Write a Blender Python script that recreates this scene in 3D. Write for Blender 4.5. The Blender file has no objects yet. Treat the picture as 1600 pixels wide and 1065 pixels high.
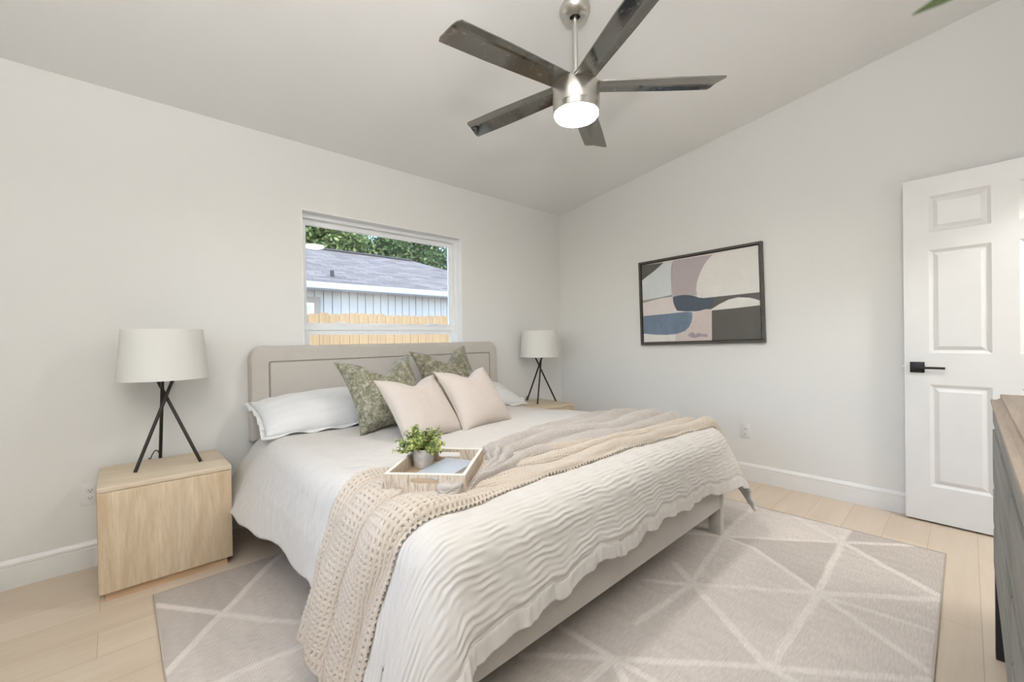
import bpy, bmesh, math, random
import numpy as np
from mathutils import Matrix, Vector

SC = bpy.context.scene
COL = SC.collection
PI = math.pi

# ------------------------------------------------------------------ camera
cam_d = bpy.data.cameras.new('camera')
cam = bpy.data.objects.new('camera', cam_d)
COL.objects.link(cam)
F_ = Vector((0.68188077, 0.73144276, -0.00548635))
R_ = Vector((0.73131269, -0.68187337, -0.01518045))
U_ = Vector((0.01484462, -0.00633902, 0.99986972))
M = Matrix.Identity(4)
for i in range(3):
    M[i][0], M[i][1], M[i][2] = R_[i], U_[i], -F_[i]
CAMP = Vector((-3.5910, -3.0621, 1.13045))
for i in range(3):
    M[i][3] = CAMP[i]
cam.matrix_world = M
cam_d.sensor_fit = 'HORIZONTAL'
cam_d.sensor_width = 36
cam_d.lens = 662.95 / 1600 * 36
cam_d.clip_start = 0.02
cam_d.dof.use_dof = True
cam_d.dof.focus_distance = 2.2
cam_d.dof.aperture_fstop = 4.6
SC.camera = cam

# ------------------------------------------------------------------ world, sun, exposure
SC.view_settings.view_transform = 'Standard'
SC.view_settings.look = 'None'
SC.view_settings.gamma = 1.0
SC.view_settings.use_curve_mapping = False
SC.view_settings.exposure = 0.0
W = bpy.data.worlds.new('sky')
SC.world = W
W.use_nodes = True
wn = W.node_tree.nodes
sky = wn.new('ShaderNodeTexSky')
sky.sky_type = 'NISHITA'
sky.sun_disc = False
sky.sun_elevation = math.radians(52)
sky.sun_rotation = math.radians(218)
W.node_tree.links.new(sky.outputs[0], wn['Background'].inputs[0])
SKY_STRENGTH = 1.15
wn['Background'].inputs[1].default_value = SKY_STRENGTH
sun_d = bpy.data.lights.new('sun', 'SUN')
sun_d.energy = 2.3
sun_d.angle = math.radians(1.0)
sun_d.color = (1.0, 0.95, 0.87)
sun = bpy.data.objects.new('sun', sun_d)
COL.objects.link(sun)
sun.rotation_euler = (math.radians(42), 0, math.radians(-38))   # shines toward +y, down
FAN_LIGHT = 108.0       # radiance of the fan's lit diffuser
HALL_FILL = 34.0       # unseen hall lamp, added to fill the room through the open doorway
FILL_UPLIGHT = 90.0          # torchiere added behind the camera as fill, bounced off the ceiling


# ------------------------------------------------------------------ helpers
def lin(r, g, b):
    f = lambda c: (c / 255 / 12.92) if c / 255 <= .04045 else ((c / 255 + .055) / 1.055) ** 2.4
    return (f(r), f(g), f(b), 1.0)


class NT:
    def __init__(s, name):
        s.m = bpy.data.materials.new(name)
        s.m.use_nodes = True
        s.t = s.m.node_tree
        s.b = s.t.nodes['Principled BSDF']

    def n(s, typ, **kw):
        nd = s.t.nodes.new(typ)
        for k, v in kw.items():
            if k.startswith('i_'):
                nd.inputs[k[2:].replace('_', ' ')].default_value = v
            else:
                setattr(nd, k, v)
        return nd

    def l(s, a, b):
        s.t.links.new(a, b)

    def coord(s, kind='Object', scale=(1, 1, 1), rot=(0, 0, 0)):
        c = s.n('ShaderNodeTexCoord')
        mp = s.n('ShaderNodeMapping')
        mp.inputs['Scale'].default_value = scale
        mp.inputs['Rotation'].default_value = rot
        s.l(c.outputs[kind], mp.inputs[0])
        return mp.outputs[0]

    def ramp(s, fac, stops):
        r = s.n('ShaderNodeValToRGB')
        cr = r.color_ramp
        while len(cr.elements) < len(stops):
            cr.elements.new(0.5)
        for e, (p, c) in zip(cr.elements, stops):
            e.position = p
            e.color = c
        s.l(fac, r.inputs[0])
        return r.outputs[0]

    def noise(s, vec, scale, detail=4, rough=.55, dist=0):
        nd = s.n('ShaderNodeTexNoise')
        nd.inputs['Scale'].default_value = scale
        nd.inputs['Detail'].default_value = detail
        nd.inputs['Roughness'].default_value = rough
        nd.inputs['Distortion'].default_value = dist
        s.l(vec, nd.inputs['Vector'])
        return nd.outputs[0]

    def mix(s, fac, a, b, mode='MIX'):
        nd = s.n('ShaderNodeMix', data_type='RGBA', blend_type=mode)
        for sock, v in ((nd.inputs[0], fac), (nd.inputs[6], a), (nd.inputs[7], b)):
            if hasattr(v, 'links') or hasattr(v, 'is_linked'):
                s.l(v, sock)
            else:
                sock.default_value = v
        return nd.outputs[2]

    def math(s, op, a, b=None):
        nd = s.n('ShaderNodeMath', operation=op)
        for sock, v in zip(nd.inputs, (a, b)):
            if v is None:
                continue
            if hasattr(v, 'is_linked'):
                s.l(v, sock)
            else:
                sock.default_value = v
        return nd.outputs[0]

    def bump(s, h, strength=.2, dist=.01):
        b = s.n('ShaderNodeBump')
        b.inputs['Strength'].default_value = strength
        b.inputs['Distance'].default_value = dist
        s.l(h, b.inputs['Height'])
        s.l(b.outputs[0], s.b.inputs['Normal'])

    def base(s, v):
        if hasattr(v, 'is_linked'):
            s.l(v, s.b.inputs['Base Color'])
        else:
            s.b.inputs['Base Color'].default_value = v

    def set(s, **kw):
        for k, v in kw.items():
            s.b.inputs[k.replace('_', ' ')].default_value = v
        return s


def plain(name, c, rough=.6, metal=0.0, bump=None, spec=.5):
    t = NT(name)
    t.set(Roughness=rough, Metallic=metal)
    t.b.inputs['Specular IOR Level'].default_value = spec
    v = t.coord()
    t.base(t.mix(t.noise(v, 7, 2), [x * .96 for x in c[:3]] + [1], [min(1, x * 1.04) for x in c[:3]] + [1]))
    if bump:
        t.bump(t.noise(v, bump[0], 3), bump[1], .002)
    return t.m


def mesh_obj(name, verts, faces, mat=None, parent=None, smooth=False, uv=None, loc=None):
    me = bpy.data.meshes.new(name)
    verts = np.asarray(verts, dtype=np.float32)
    if isinstance(faces, np.ndarray):
        nf, k = faces.shape
        me.vertices.add(len(verts))
        me.vertices.foreach_set('co', verts.ravel())
        me.loops.add(nf * k)
        me.loops.foreach_set('vertex_index', faces.ravel().astype(np.int32))
        me.polygons.add(nf)
        me.polygons.foreach_set('loop_start', np.arange(0, nf * k, k, dtype=np.int32))
        me.polygons.foreach_set('loop_total', np.full(nf, k, dtype=np.int32))
        me.update(calc_edges=True)
    else:
        me.from_pydata([tuple(map(float, v)) for v in verts], [], faces)
    if uv is not None:
        ul = me.uv_layers.new(name='UVMap')
        idx = np.zeros(len(me.loops), dtype=np.int32)
        me.loops.foreach_get('vertex_index', idx)
        ul.data.foreach_set('uv', np.asarray(uv, dtype=np.float32)[idx].ravel())
    if smooth:
        me.polygons.foreach_set('use_smooth', np.ones(len(me.polygons), dtype=bool))
    me.validate()
    o = bpy.data.objects.new(name, me)
    COL.objects.link(o)
    for m in (mat if isinstance(mat, (list, tuple)) else [mat]):
        if m:
            me.materials.append(m)
    if parent:
        o.parent = parent
    if loc:
        o.location = loc
    return o


def bm_obj(name, bm, mat=None, parent=None, smooth=False, angle=None):
    me = bpy.data.meshes.new(name)
    bmesh.ops.recalc_face_normals(bm, faces=bm.faces)
    bm.to_mesh(me)
    bm.free()
    if smooth:
        for p in me.polygons:
            p.use_smooth = True
        if angle is not None:
            me.set_sharp_from_angle(angle=math.radians(angle))
    o = bpy.data.objects.new(name, me)
    COL.objects.link(o)
    for m in (mat if isinstance(mat, (list, tuple)) else [mat]):
        if m:
            me.materials.append(m)
    if parent:
        o.parent = parent
    return o


def add_box(bm, x0, x1, y0, y1, z0, z1, mat=0):
    vs = [bm.verts.new((x, y, z)) for x in (x0, x1) for y in (y0, y1) for z in (z0, z1)]
    fs = [(0, 1, 3, 2), (4, 6, 7, 5), (0, 4, 5, 1), (2, 3, 7, 6), (0, 2, 6, 4), (1, 5, 7, 3)]
    out = []
    for f in fs:
        fc = bm.faces.new([vs[i] for i in f])
        fc.material_index = mat
        out.append(fc)
    return out


def box(name, x0, x1, y0, y1, z0, z1, mat, parent=None, bevel=0.0, seg=2):
    bm = bmesh.new()
    add_box(bm, x0, x1, y0, y1, z0, z1)
    if bevel:
        bmesh.ops.bevel(bm, geom=list(bm.edges), offset=bevel, segments=seg, profile=.5, affect='EDGES')
    return bm_obj(name, bm, mat, parent, smooth=bool(bevel), angle=35)


def add_tube(bm, pts, r, n=10, cap=True):
    pts = [Vector(p) for p in pts]
    rs = r if isinstance(r, (list, tuple)) else [r] * len(pts)
    rings = []
    up = None
    for i, p in enumerate(pts):
        d = (pts[min(i + 1, len(pts) - 1)] - pts[max(i - 1, 0)]).normalized()
        if up is None:
            up = d.orthogonal().normalized()
        a = (up - d * up.dot(d))
        a = a.normalized() if a.length > 1e-6 else d.orthogonal().normalized()
        up = a
        b = d.cross(a)
        rings.append([bm.verts.new(p + (a * math.cos(2 * PI * k / n) + b * math.sin(2 * PI * k / n)) * rs[i]) for k in range(n)])
    for A, B in zip(rings, rings[1:]):
        for k in range(n):
            bm.faces.new((A[k], A[(k + 1) % n], B[(k + 1) % n], B[k]))
    if cap:
        bm.faces.new(rings[0][::-1])
        bm.faces.new(rings[-1])


def tube(name, pts, r, mat, parent=None, n=10):
    bm = bmesh.new()
    add_tube(bm, pts, r, n)
    return bm_obj(name, bm, mat, parent, smooth=True, angle=45)


def lathe(name, prof, c, mat, parent=None, n=48, close=False, angle=35):
    bm = bmesh.new()
    rings = []
    for r, z in prof:
        if r < 1e-6:
            rings.append([bm.verts.new((c[0], c[1], c[2] + z))])
        else:
            rings.append([bm.verts.new((c[0] + r * math.cos(2 * PI * k / n), c[1] + r * math.sin(2 * PI * k / n), c[2] + z)) for k in range(n)])
    prs = list(zip(rings, rings[1:]))
    if close:
        prs.append((rings[-1], rings[0]))
    for A, B in prs:
        if len(A) == 1 and len(B) == 1:
            continue
        for k in range(n):
            if len(A) == 1:
                bm.faces.new((A[0], B[k], B[(k + 1) % n]))
            elif len(B) == 1:
                bm.faces.new((A[k], A[(k + 1) % n], B[0]))
            else:
                bm.faces.new((A[k], A[(k + 1) % n], B[(k + 1) % n], B[k]))
    return bm_obj(name, bm, mat, parent, smooth=True, angle=angle)


def tag(o, label, cat, group=None, kind=None):
    o['label'] = label
    o['category'] = cat
    if group:
        o['group'] = group
    if kind:
        o['kind'] = kind
    return o


def struct(o, label=None):
    o['kind'] = 'structure'
    if label:
        o['label'] = label
    return o


def thing(name, loc, label, cat, group=None):
    o = bpy.data.objects.new(name, None)
    o.empty_display_size = .05
    COL.objects.link(o)
    o.location = loc
    bpy.context.view_layer.update()
    return tag(o, label, cat, group)


def under(root):
    """children built in world coordinates keep their place under root"""
    inv = Matrix.Translation(root.location).inverted()
    for ch in root.children:
        ch.matrix_parent_inverse = inv


def copy_thing(root, dx, dy, dz, label, rotz=None, group=None):
    r = root.copy()
    COL.objects.link(r)
    r.location = root.location + Vector((dx, dy, dz))
    if rotz is not None:
        r.rotation_euler[2] = rotz
    r['label'] = label
    if group:
        r['group'] = group
    for ch in list(root.children):
        c = ch.copy()
        COL.objects.link(c)
        c.parent = r
        for g in list(ch.children):
            d = g.copy()
            COL.objects.link(d)
            d.parent = c
    return r


def perlin(x, y, seed=0):
    rng = np.random.RandomState(seed)
    perm = rng.permutation(256)
    ang = rng.rand(256) * 2 * PI
    gx, gy = np.cos(ang), np.sin(ang)
    x = np.asarray(x, float)
    y = np.asarray(y, float)
    xi = np.floor(x).astype(int)
    yi = np.floor(y).astype(int)
    xf, yf = x - xi, y - yi
    u = xf ** 3 * (xf * (xf * 6 - 15) + 10)
    v = yf ** 3 * (yf * (yf * 6 - 15) + 10)

    def g(ix, iy, fx, fy):
        h = perm[(perm[ix & 255] + iy) & 255]
        return gx[h] * fx + gy[h] * fy
    a = g(xi, yi, xf, yf)
    b = g(xi + 1, yi, xf - 1, yf)
    c = g(xi, yi + 1, xf, yf - 1)
    d = g(xi + 1, yi + 1, xf - 1, yf - 1)
    return ((a + (b - a) * u) + ((c + (d - c) * u) - (a + (b - a) * u)) * v) * 1.5


def grid_faces(nu, nv):
    i = np.arange(nu - 1)[:, None] * nv + np.arange(nv - 1)[None, :]
    return np.stack([i, i + nv, i + nv + 1, i + 1], -1).reshape(-1, 4)


def smooth01(x, a, b):
    t = np.clip((x - a) / (b - a), 0, 1)
    return t * t * (3 - 2 * t)


# ------------------------------------------------------------------ materials
def m_wall(name, c):
    t = NT(name)
    v = t.coord()
    t.base(t.mix(t.noise(v, 1.3, 2), [x * .985 for x in c[:3]] + [1], c))
    t.set(Roughness=.75)
    t.b.inputs['Specular IOR Level'].default_value = .25
    t.bump(t.noise(v, 160, 3), .05, .002)
    return t.m


WALL = m_wall('wall_paint', (.775, .768, .745, 1))
CEIL = m_wall('ceiling_paint', (.90, .895, .88, 1))
TRIM = plain('trim_paint', (.77, .765, .755, 1), .35)
VINYL = plain('vinyl_white', (.88, .895, .905, 1), .35)


def m_floor():
    t = NT('oak_planks')
    v = t.coord()
    br = t.n('ShaderNodeTexBrick')
    br.offset = .37
    br.inputs['Color1'].default_value = (.2, .2, .2, 1)
    br.inputs['Color2'].default_value = (.8, .8, .8, 1)
    br.inputs['Mortar'].default_value = (.5, .5, .5, 1)
    br.inputs['Scale'].default_value = 1
    br.inputs['Mortar Size'].default_value = .0012
    br.inputs['Brick Width'].default_value = 1.22
    br.inputs['Row Height'].default_value = .182
    t.l(v, br.inputs['Vector'])
    sx = t.coord(scale=(1.6, 22, 1))
    g1 = t.noise(sx, 1.0, 6, .6, .8)
    g2 = t.noise(t.coord(scale=(.7, 5, 1)), 1.2, 3, .5, .5)
    c = t.ramp(g1, [(.25, lin(188, 168, 146)), (.5, lin(206, 189, 168)), (.78, lin(217, 203, 186))])
    c2 = t.ramp(g2, [(.3, lin(194, 173, 151)), (.7, lin(218, 204, 188))])
    c = t.mix(.5, c, c2)
    pv = t.ramp(br.outputs['Color'], [(.2, lin(200, 184, 160)), (.8, lin(220, 206, 186))])
    c = t.mix(.4, c, pv)
    c = t.mix(t.math('MULTIPLY', br.outputs['Fac'], .55), c, lin(150, 122, 92))
    t.base(c)
    t.set(Roughness=.38)
    t.bump(t.math('ADD', t.math('MULTIPLY', g1, .3), t.math('MULTIPLY', br.outputs['Fac'], -1.0)), .12, .002)
    return t.m


FLOOR = m_floor()


def m_wood(name, dark, mid, light, axis='z', rings=True, rough=.55, spec=.35):
    """limed oak; grain runs along axis"""
    t = NT(name)
    s = {'z': (9, 9, .9), 'x': (.9, 9, 9), 'y': (9, .9, 9)}[axis]
    v = t.coord(scale=s)
    g = t.noise(v, 1.6, 5, .6, 1.2)
    fine = t.noise(t.coord(scale=tuple(q * 7 for q in s)), 2.0, 3, .6)
    c = t.ramp(g, [(.28, dark), (.5, mid), (.72, light)])
    bn = t.noise(t.coord(scale=tuple(.5 * q if q > 1 else .25 for q in s)), 1.3, 2, .5, .4)
    c = t.mix(t.ramp(bn, [(.46, (0, 0, 0, 1)), (.66, (.55, .55, .55, 1))]), c, dark)
    if rings:
        s2 = {'z': (6, 6, 1.1), 'x': (1.1, 6, 6), 'y': (6, 1.1, 6)}[axis]
        wv = t.n('ShaderNodeTexWave', wave_type='RINGS')
        wv.inputs['Scale'].default_value = 1.5
        wv.inputs['Distortion'].default_value = 6.5
        wv.inputs['Detail'].default_value = 2
        wv.inputs['Detail Scale'].default_value = .8
        t.l(t.coord(scale=s2), wv.inputs['Vector'])
        c = t.mix(t.math('MULTIPLY', wv.outputs['Fac'], .22), c, light)
    c = t.mix(t.ramp(fine, [(.35, (.35, .35, .35, 1)), (.6, (0, 0, 0, 1))]), c, dark)
    t.base(c)
    t.set(Roughness=rough)
    t.b.inputs['Specular IOR Level'].default_value = spec
    t.bump(fine, .12, .002)
    return t.m


OAK_Z = m_wood('limed_oak_front', lin(186, 160, 128), lin(210, 191, 163), lin(223, 210, 187), 'z')
OAK_X = m_wood('limed_oak_top', lin(200, 182, 156), lin(215, 200, 176), lin(224, 212, 190), 'x', False)
OAK_P = m_wood('oak_plinth', lin(186, 154, 122), lin(203, 174, 142), lin(213, 189, 160), 'x', False)
DRESS_TOP = m_wood('weathered_top', lin(150, 134, 118), lin(168, 153, 138), lin(184, 170, 154), 'x', False, .5)
DRESS_FRONT = m_wood('grey_wash', lin(108, 106, 100), lin(135, 133, 127), lin(150, 148, 143), 'x', False, .55)
BLACK = plain('black_wood', (.012, .011, .010, 1), .45)


def m_fabric(name, c, weave=900, rough=.95, sheen=.25, var=.06, bump=.15):
    t = NT(name)
    v = t.coord()
    n = t.noise(v, 14, 4)
    t.base(t.mix(n, [x * (1 - var) for x in c[:3]] + [1], [min(1, x * (1 + var)) for x in c[:3]] + [1]))
    t.set(Roughness=rough)
    t.b.inputs['Specular IOR Level'].default_value = .15
    t.b.inputs['Sheen Weight'].default_value = sheen
    t.b.inputs['Sheen Roughness'].default_value = .5
    t.bump(t.noise(v, weave, 2), bump, .001)
    return t.m


BED_FAB = m_fabric('taupe_velvet', lin(190, 184, 176), 500, .85, .35, .07)
DUVET = m_fabric('cream_cotton', lin(207, 202, 195), 700, .9, .1, .02, .1)
PILLOW_W = m_fabric('white_cotton', lin(220, 219, 217), 700, .9, .1, .02, .12)
BEIGE = m_fabric('beige_linen', lin(198, 187, 177), 600, .9, .15, .03, .25)
def m_crinkle():
    t = NT('white_crinkle_cotton')
    v = t.coord(scale=(5, 5, 46))
    n = t.noise(v, 1.6, 4, .6, .8)
    t.base(t.mix(t.noise(t.coord(), 14, 3), lin(217, 216, 214), lin(224, 223, 221)))
    t.set(Roughness=.9)
    t.b.inputs['Specular IOR Level'].default_value = .15
    t.b.inputs['Sheen Weight'].default_value = .1
    t.bump(n, .45, .008)
    return t.m


CRINKLE = m_crinkle()
MATT = m_fabric('mattress_ticking', lin(214, 216, 220), 500, .9, .1, .03)
SHADE_IN = None


def m_green():
    t = NT('crushed_green_velvet')
    v = t.coord()
    n1 = t.noise(v, 24, 6, .8, .3)
    n2 = t.noise(v, 90, 3, .6, .6)
    c = t.ramp(t.math('ADD', t.math('MULTIPLY', n1, .65), t.math('MULTIPLY', n2, .35)),
               [(.38, lin(84, 82, 66)), (.5, lin(132, 128, 108)), (.62, lin(182, 178, 160))])
    t.base(c)
    t.set(Roughness=.7)
    t.b.inputs['Sheen Weight'].default_value = .5
    t.b.inputs['Sheen Roughness'].default_value = .35
    t.b.inputs['Specular IOR Level'].default_value = .2
    t.bump(n1, .5, .006)
    return t.m


GREEN = m_green()


def m_metal(name, c, rough, metal=1.0, smudge=0.0):
    t = NT(name)
    t.base(c)
    t.set(Roughness=rough, Metallic=metal)
    if smudge:
        n = t.noise(t.coord(), 30, 5, .7, .8)
        r = t.n('ShaderNodeMapRange')
        r.inputs[1].default_value = .55
        r.inputs[2].default_value = .75
        r.inputs[3].default_value = rough
        r.inputs[4].default_value = rough + smudge
        t.l(n, r.inputs[0])
        t.l(r.outputs[0], t.b.inputs['Roughness'])
        t.base(t.mix(t.ramp(n, [(.58, (0, 0, 0, 1)), (.75, (1, 1, 1, 1))]), c, [min(1, x * 1.7 + .02) for x in c[:3]] + [1]))
    return t.m


NICKEL = m_metal('brushed_nickel', (.63, .61, .57, 1), .3)
BLADE = m_metal('smoked_blade', (.26, .252, .235, 1), .08, 1.0, .25)
BRONZE = plain('black_bronze', (.030, .026, .022, 1), .4, .4)
HANDLE = plain('matte_black_metal', (.022, .021, .02, 1), .38, .5)


def m_shade():
    t = NT('white_linen_shade')
    v = t.coord()
    t.base(t.mix(t.noise(v, 300, 2), lin(238, 236, 230), lin(246, 245, 241)))
    t.set(Roughness=.9)
    t.b.inputs['Specular IOR Level'].default_value = .1
    t.b.inputs['Subsurface Weight'].default_value = 0
    tr = t.n('ShaderNodeBsdfTranslucent')
    tr.inputs[0].default_value = (.85, .84, .80, 1)
    ms = t.n('ShaderNodeMixShader')
    ms.inputs[0].default_value = .3
    t.l(t.b.outputs[0], ms.inputs[1])
    t.l(tr.outputs[0], ms.inputs[2])
    out = [n for n in t.t.nodes if n.type == 'OUTPUT_MATERIAL'][0]
    t.l(ms.outputs[0], out.inputs[0])
    t.bump(t.noise(t.coord(scale=(1, 1, .2)), 400, 2), .08, .001)
    return t.m


SHADE = m_shade()


def m_glass():
    t = NT('window_glass')
    fr = t.n('ShaderNodeFresnel')
    fr.inputs[0].default_value = 1.45
    tr = t.n('ShaderNodeBsdfTransparent')
    tr.inputs[0].default_value = (.97, .98, .98, 1)
    gl = t.n('ShaderNodeBsdfGlossy')
    gl.inputs['Roughness'].default_value = .02
    ms = t.n('ShaderNodeMixShader')
    t.l(fr.outputs[0], ms.inputs[0])
    t.l(tr.outputs[0], ms.inputs[1])
    t.l(gl.outputs[0], ms.inputs[2])
    out = [n for n in t.t.nodes if n.type == 'OUTPUT_MATERIAL'][0]
    t.l(ms.outputs[0], out.inputs[0])
    return t.m


GLASS = m_glass()


def m_emit(name, c, s):
    t = NT(name)
    t.b.inputs['Base Color'].default_value = (.9, .9, .9, 1)
    t.b.inputs['Emission Color'].default_value = c
    t.b.inputs['Emission Strength'].default_value = s
    return t.m


# ------------------------------------------------------------------ room shell
ZC = 2.474
SL = .1505
cz = lambda y: ZC - SL * y
YB, XL = -3.64, -4.75      # back wall, left wall
# bed wall with the window opening
WX0, WX1, WZ0, WZ1 = -2.6635, -1.3376, .88, 2.028


def wall_with_hole(name, plane, a0, a1, z0, zt0, zt1, th, hole, mat):
    """plane: ('y', y, sign) outer side direction; a = running axis"""
    bm = bmesh.new()
    ax, pos, sg = plane
    h0, h1, hz0, hz1 = hole if hole else (None,) * 4

    def P(a, d, z):
        return (a, pos + sg * d, z) if ax == 'y' else (pos + sg * d, a, z)
    zt = lambda a: zt0 + (zt1 - zt0) * (a - a0) / (a1 - a0)
    if hole:
        quads = [[(a0, z0), (h0, z0), (h0, zt(h0)), (a0, zt(a0))], [(h1, z0), (a1, z0), (a1, zt(a1)), (h1, zt(h1))],
                 [(h0, hz1), (h1, hz1), (h1, zt(h1)), (h0, zt(h0))]]
        if hz0 > z0 + 1e-4:
            quads.append([(h0, z0), (h1, z0), (h1, hz0), (h0, hz0)])
    else:
        quads = [[(a0, z0), (a1, z0), (a1, zt(a1)), (a0, zt(a0))]]
    for q in quads:
        for d in (0, th):
            bm.faces.new([bm.verts.new(P(a, d, z)) for a, z in q])
    if hole:
        loop = [(h0, hz0), (h1, hz0), (h1, hz1), (h0, hz1)]
        for (a, z), (b, y) in zip(loop, loop[1:] + loop[:1]):
            bm.faces.new([bm.verts.new(P(a, 0, z)), bm.verts.new(P(b, 0, y)), bm.verts.new(P(b, th, y)), bm.verts.new(P(a, th, z))])
    outer = [(a0, z0), (a1, z0), (a1, zt(a1)), (a0, zt(a0))]
    for (a, z), (b, y) in zip(outer, outer[1:] + outer[:1]):
        bm.faces.new([bm.verts.new(P(a, 0, z)), bm.verts.new(P(b, 0, y)), bm.verts.new(P(b, th, y)), bm.verts.new(P(a, th, z))])
    bmesh.ops.remove_doubles(bm, verts=bm.verts, dist=1e-5)
    return struct(bm_obj(name, bm, mat))


wall_with_hole('wall_back', ('y', 0, 1), XL, 0, 0, ZC, ZC, .16, (WX0, WX1, WZ0, WZ1), WALL)
wall_with_hole('wall_right', ('x', 0, 1), YB, 0, 0, cz(YB), ZC, .14, None, WALL)
DOX0, DOX1 = -.94, -.11
wall_with_hole('wall_front', ('y', YB, -1), XL, 0, 0, cz(YB), cz(YB), .12, (DOX0, DOX1, 0, 2.06), WALL)
W2 = (-2.75, -1.05, .85, 2.05)  # opening for the added window in the unseen left wall
wall_with_hole('wall_left', ('x', XL, -1), YB, 0, 0, cz(YB), ZC, .14, W2, WALL)

bm = bmesh.new()
add_box(bm, XL - .14, .14, YB - 1.5, .16, -.12, 0)
struct(bm_obj('floor', bm, FLOOR))
bm = bmesh.new()
vs = [(x, y, cz(y) + dz) for dz in (0, .1) for x, y in ((XL - .14, .16), (.14, .16), (.14, YB - .12), (XL - .14, YB - .12))]
vs = [bm.verts.new(v) for v in vs]
for f in ((0, 1, 2, 3), (7, 6, 5, 4), (0, 4, 5, 1), (1, 5, 6, 2), (2, 6, 7, 3), (3, 7, 4, 0)):
    bm.faces.new([vs[i] for i in f])
struct(bm_obj('ceiling', bm, CEIL))

# hall beyond the doorway (behind the camera)
bm = bmesh.new()
hy0, hy1, hx0, hx1, hz = YB - .12, YB - 1.35, -1.9, .14, 2.44
for q in ([(hx0, hy0, 0), (hx0, hy1, 0), (hx0, hy1, hz), (hx0, hy0, hz)], [(hx1, hy0, 0), (hx1, hy1, 0), (hx1, hy1, hz), (hx1, hy0, hz)],
          [(hx0, hy1, 0), (hx1, hy1, 0), (hx1, hy1, hz), (hx0, hy1, hz)], [(hx0, hy0, hz), (hx1, hy0, hz), (hx1, hy1, hz), (hx0, hy1, hz)]):
    bm.faces.new([bm.verts.new(v) for v in q])
struct(bm_obj('wall_hall', bm, WALL))
hl_d = bpy.data.lights.new('hall_fill_light', 'AREA')  # unseen lamp added as fill light from the hall
hl_d.shape = 'DISK'
hl_d.size = .35
hl_d.energy = HALL_FILL
hl_d.color = (1, .975, .945)
hl = bpy.data.objects.new('hall_fill_light', hl_d)
COL.objects.link(hl)
hl.location = (-.75, YB - .75, 2.42)


def baseboard(name, p0, p1, nrm):
    """ogee-topped board along p0-p1, standing out along nrm"""
    prof = [(0, 0), (.015, 0), (.015, .098), (.0125, .1), (.0125, .103), (.015, .106), (.0145, .116), (.009, .126), (.006, .131), (0, .133)]
    bm = bmesh.new()
    rings = []
    for p in (p0, p1):
        rings.append([bm.verts.new((p[0] + nrm[0] * d, p[1] + nrm[1] * d, z)) for d, z in prof])
    for i in range(len(prof) - 1):
        bm.faces.new((rings[0][i], rings[0][i + 1], rings[1][i + 1], rings[1][i]))
    for r in rings:
        bm.faces.new(r)
    return struct(bm_obj(name, bm, TRIM))


baseboard('baseboard_back', (XL, 0), (0, 0), (0, -1))
baseboard('baseboard_right', (0, 0), (0, YB), (-1, 0))
baseboard('baseboard_left', (XL, 0), (XL, YB), (1, 0))
baseboard('baseboard_front', (XL, YB), (DOX0 - .08, YB), (0, 1))
# door casing
bm = bmesh.new()
add_box(bm, DOX0 - .07, DOX0, YB, YB + .016, 0, 2.13)
add_box(bm, DOX1, DOX1 + .07, YB, YB + .016, 0, 2.13)
add_box(bm, DOX0, DOX1, YB, YB + .016, 2.06, 2.13)
struct(bm_obj('trim_1', bm, TRIM))


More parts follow.
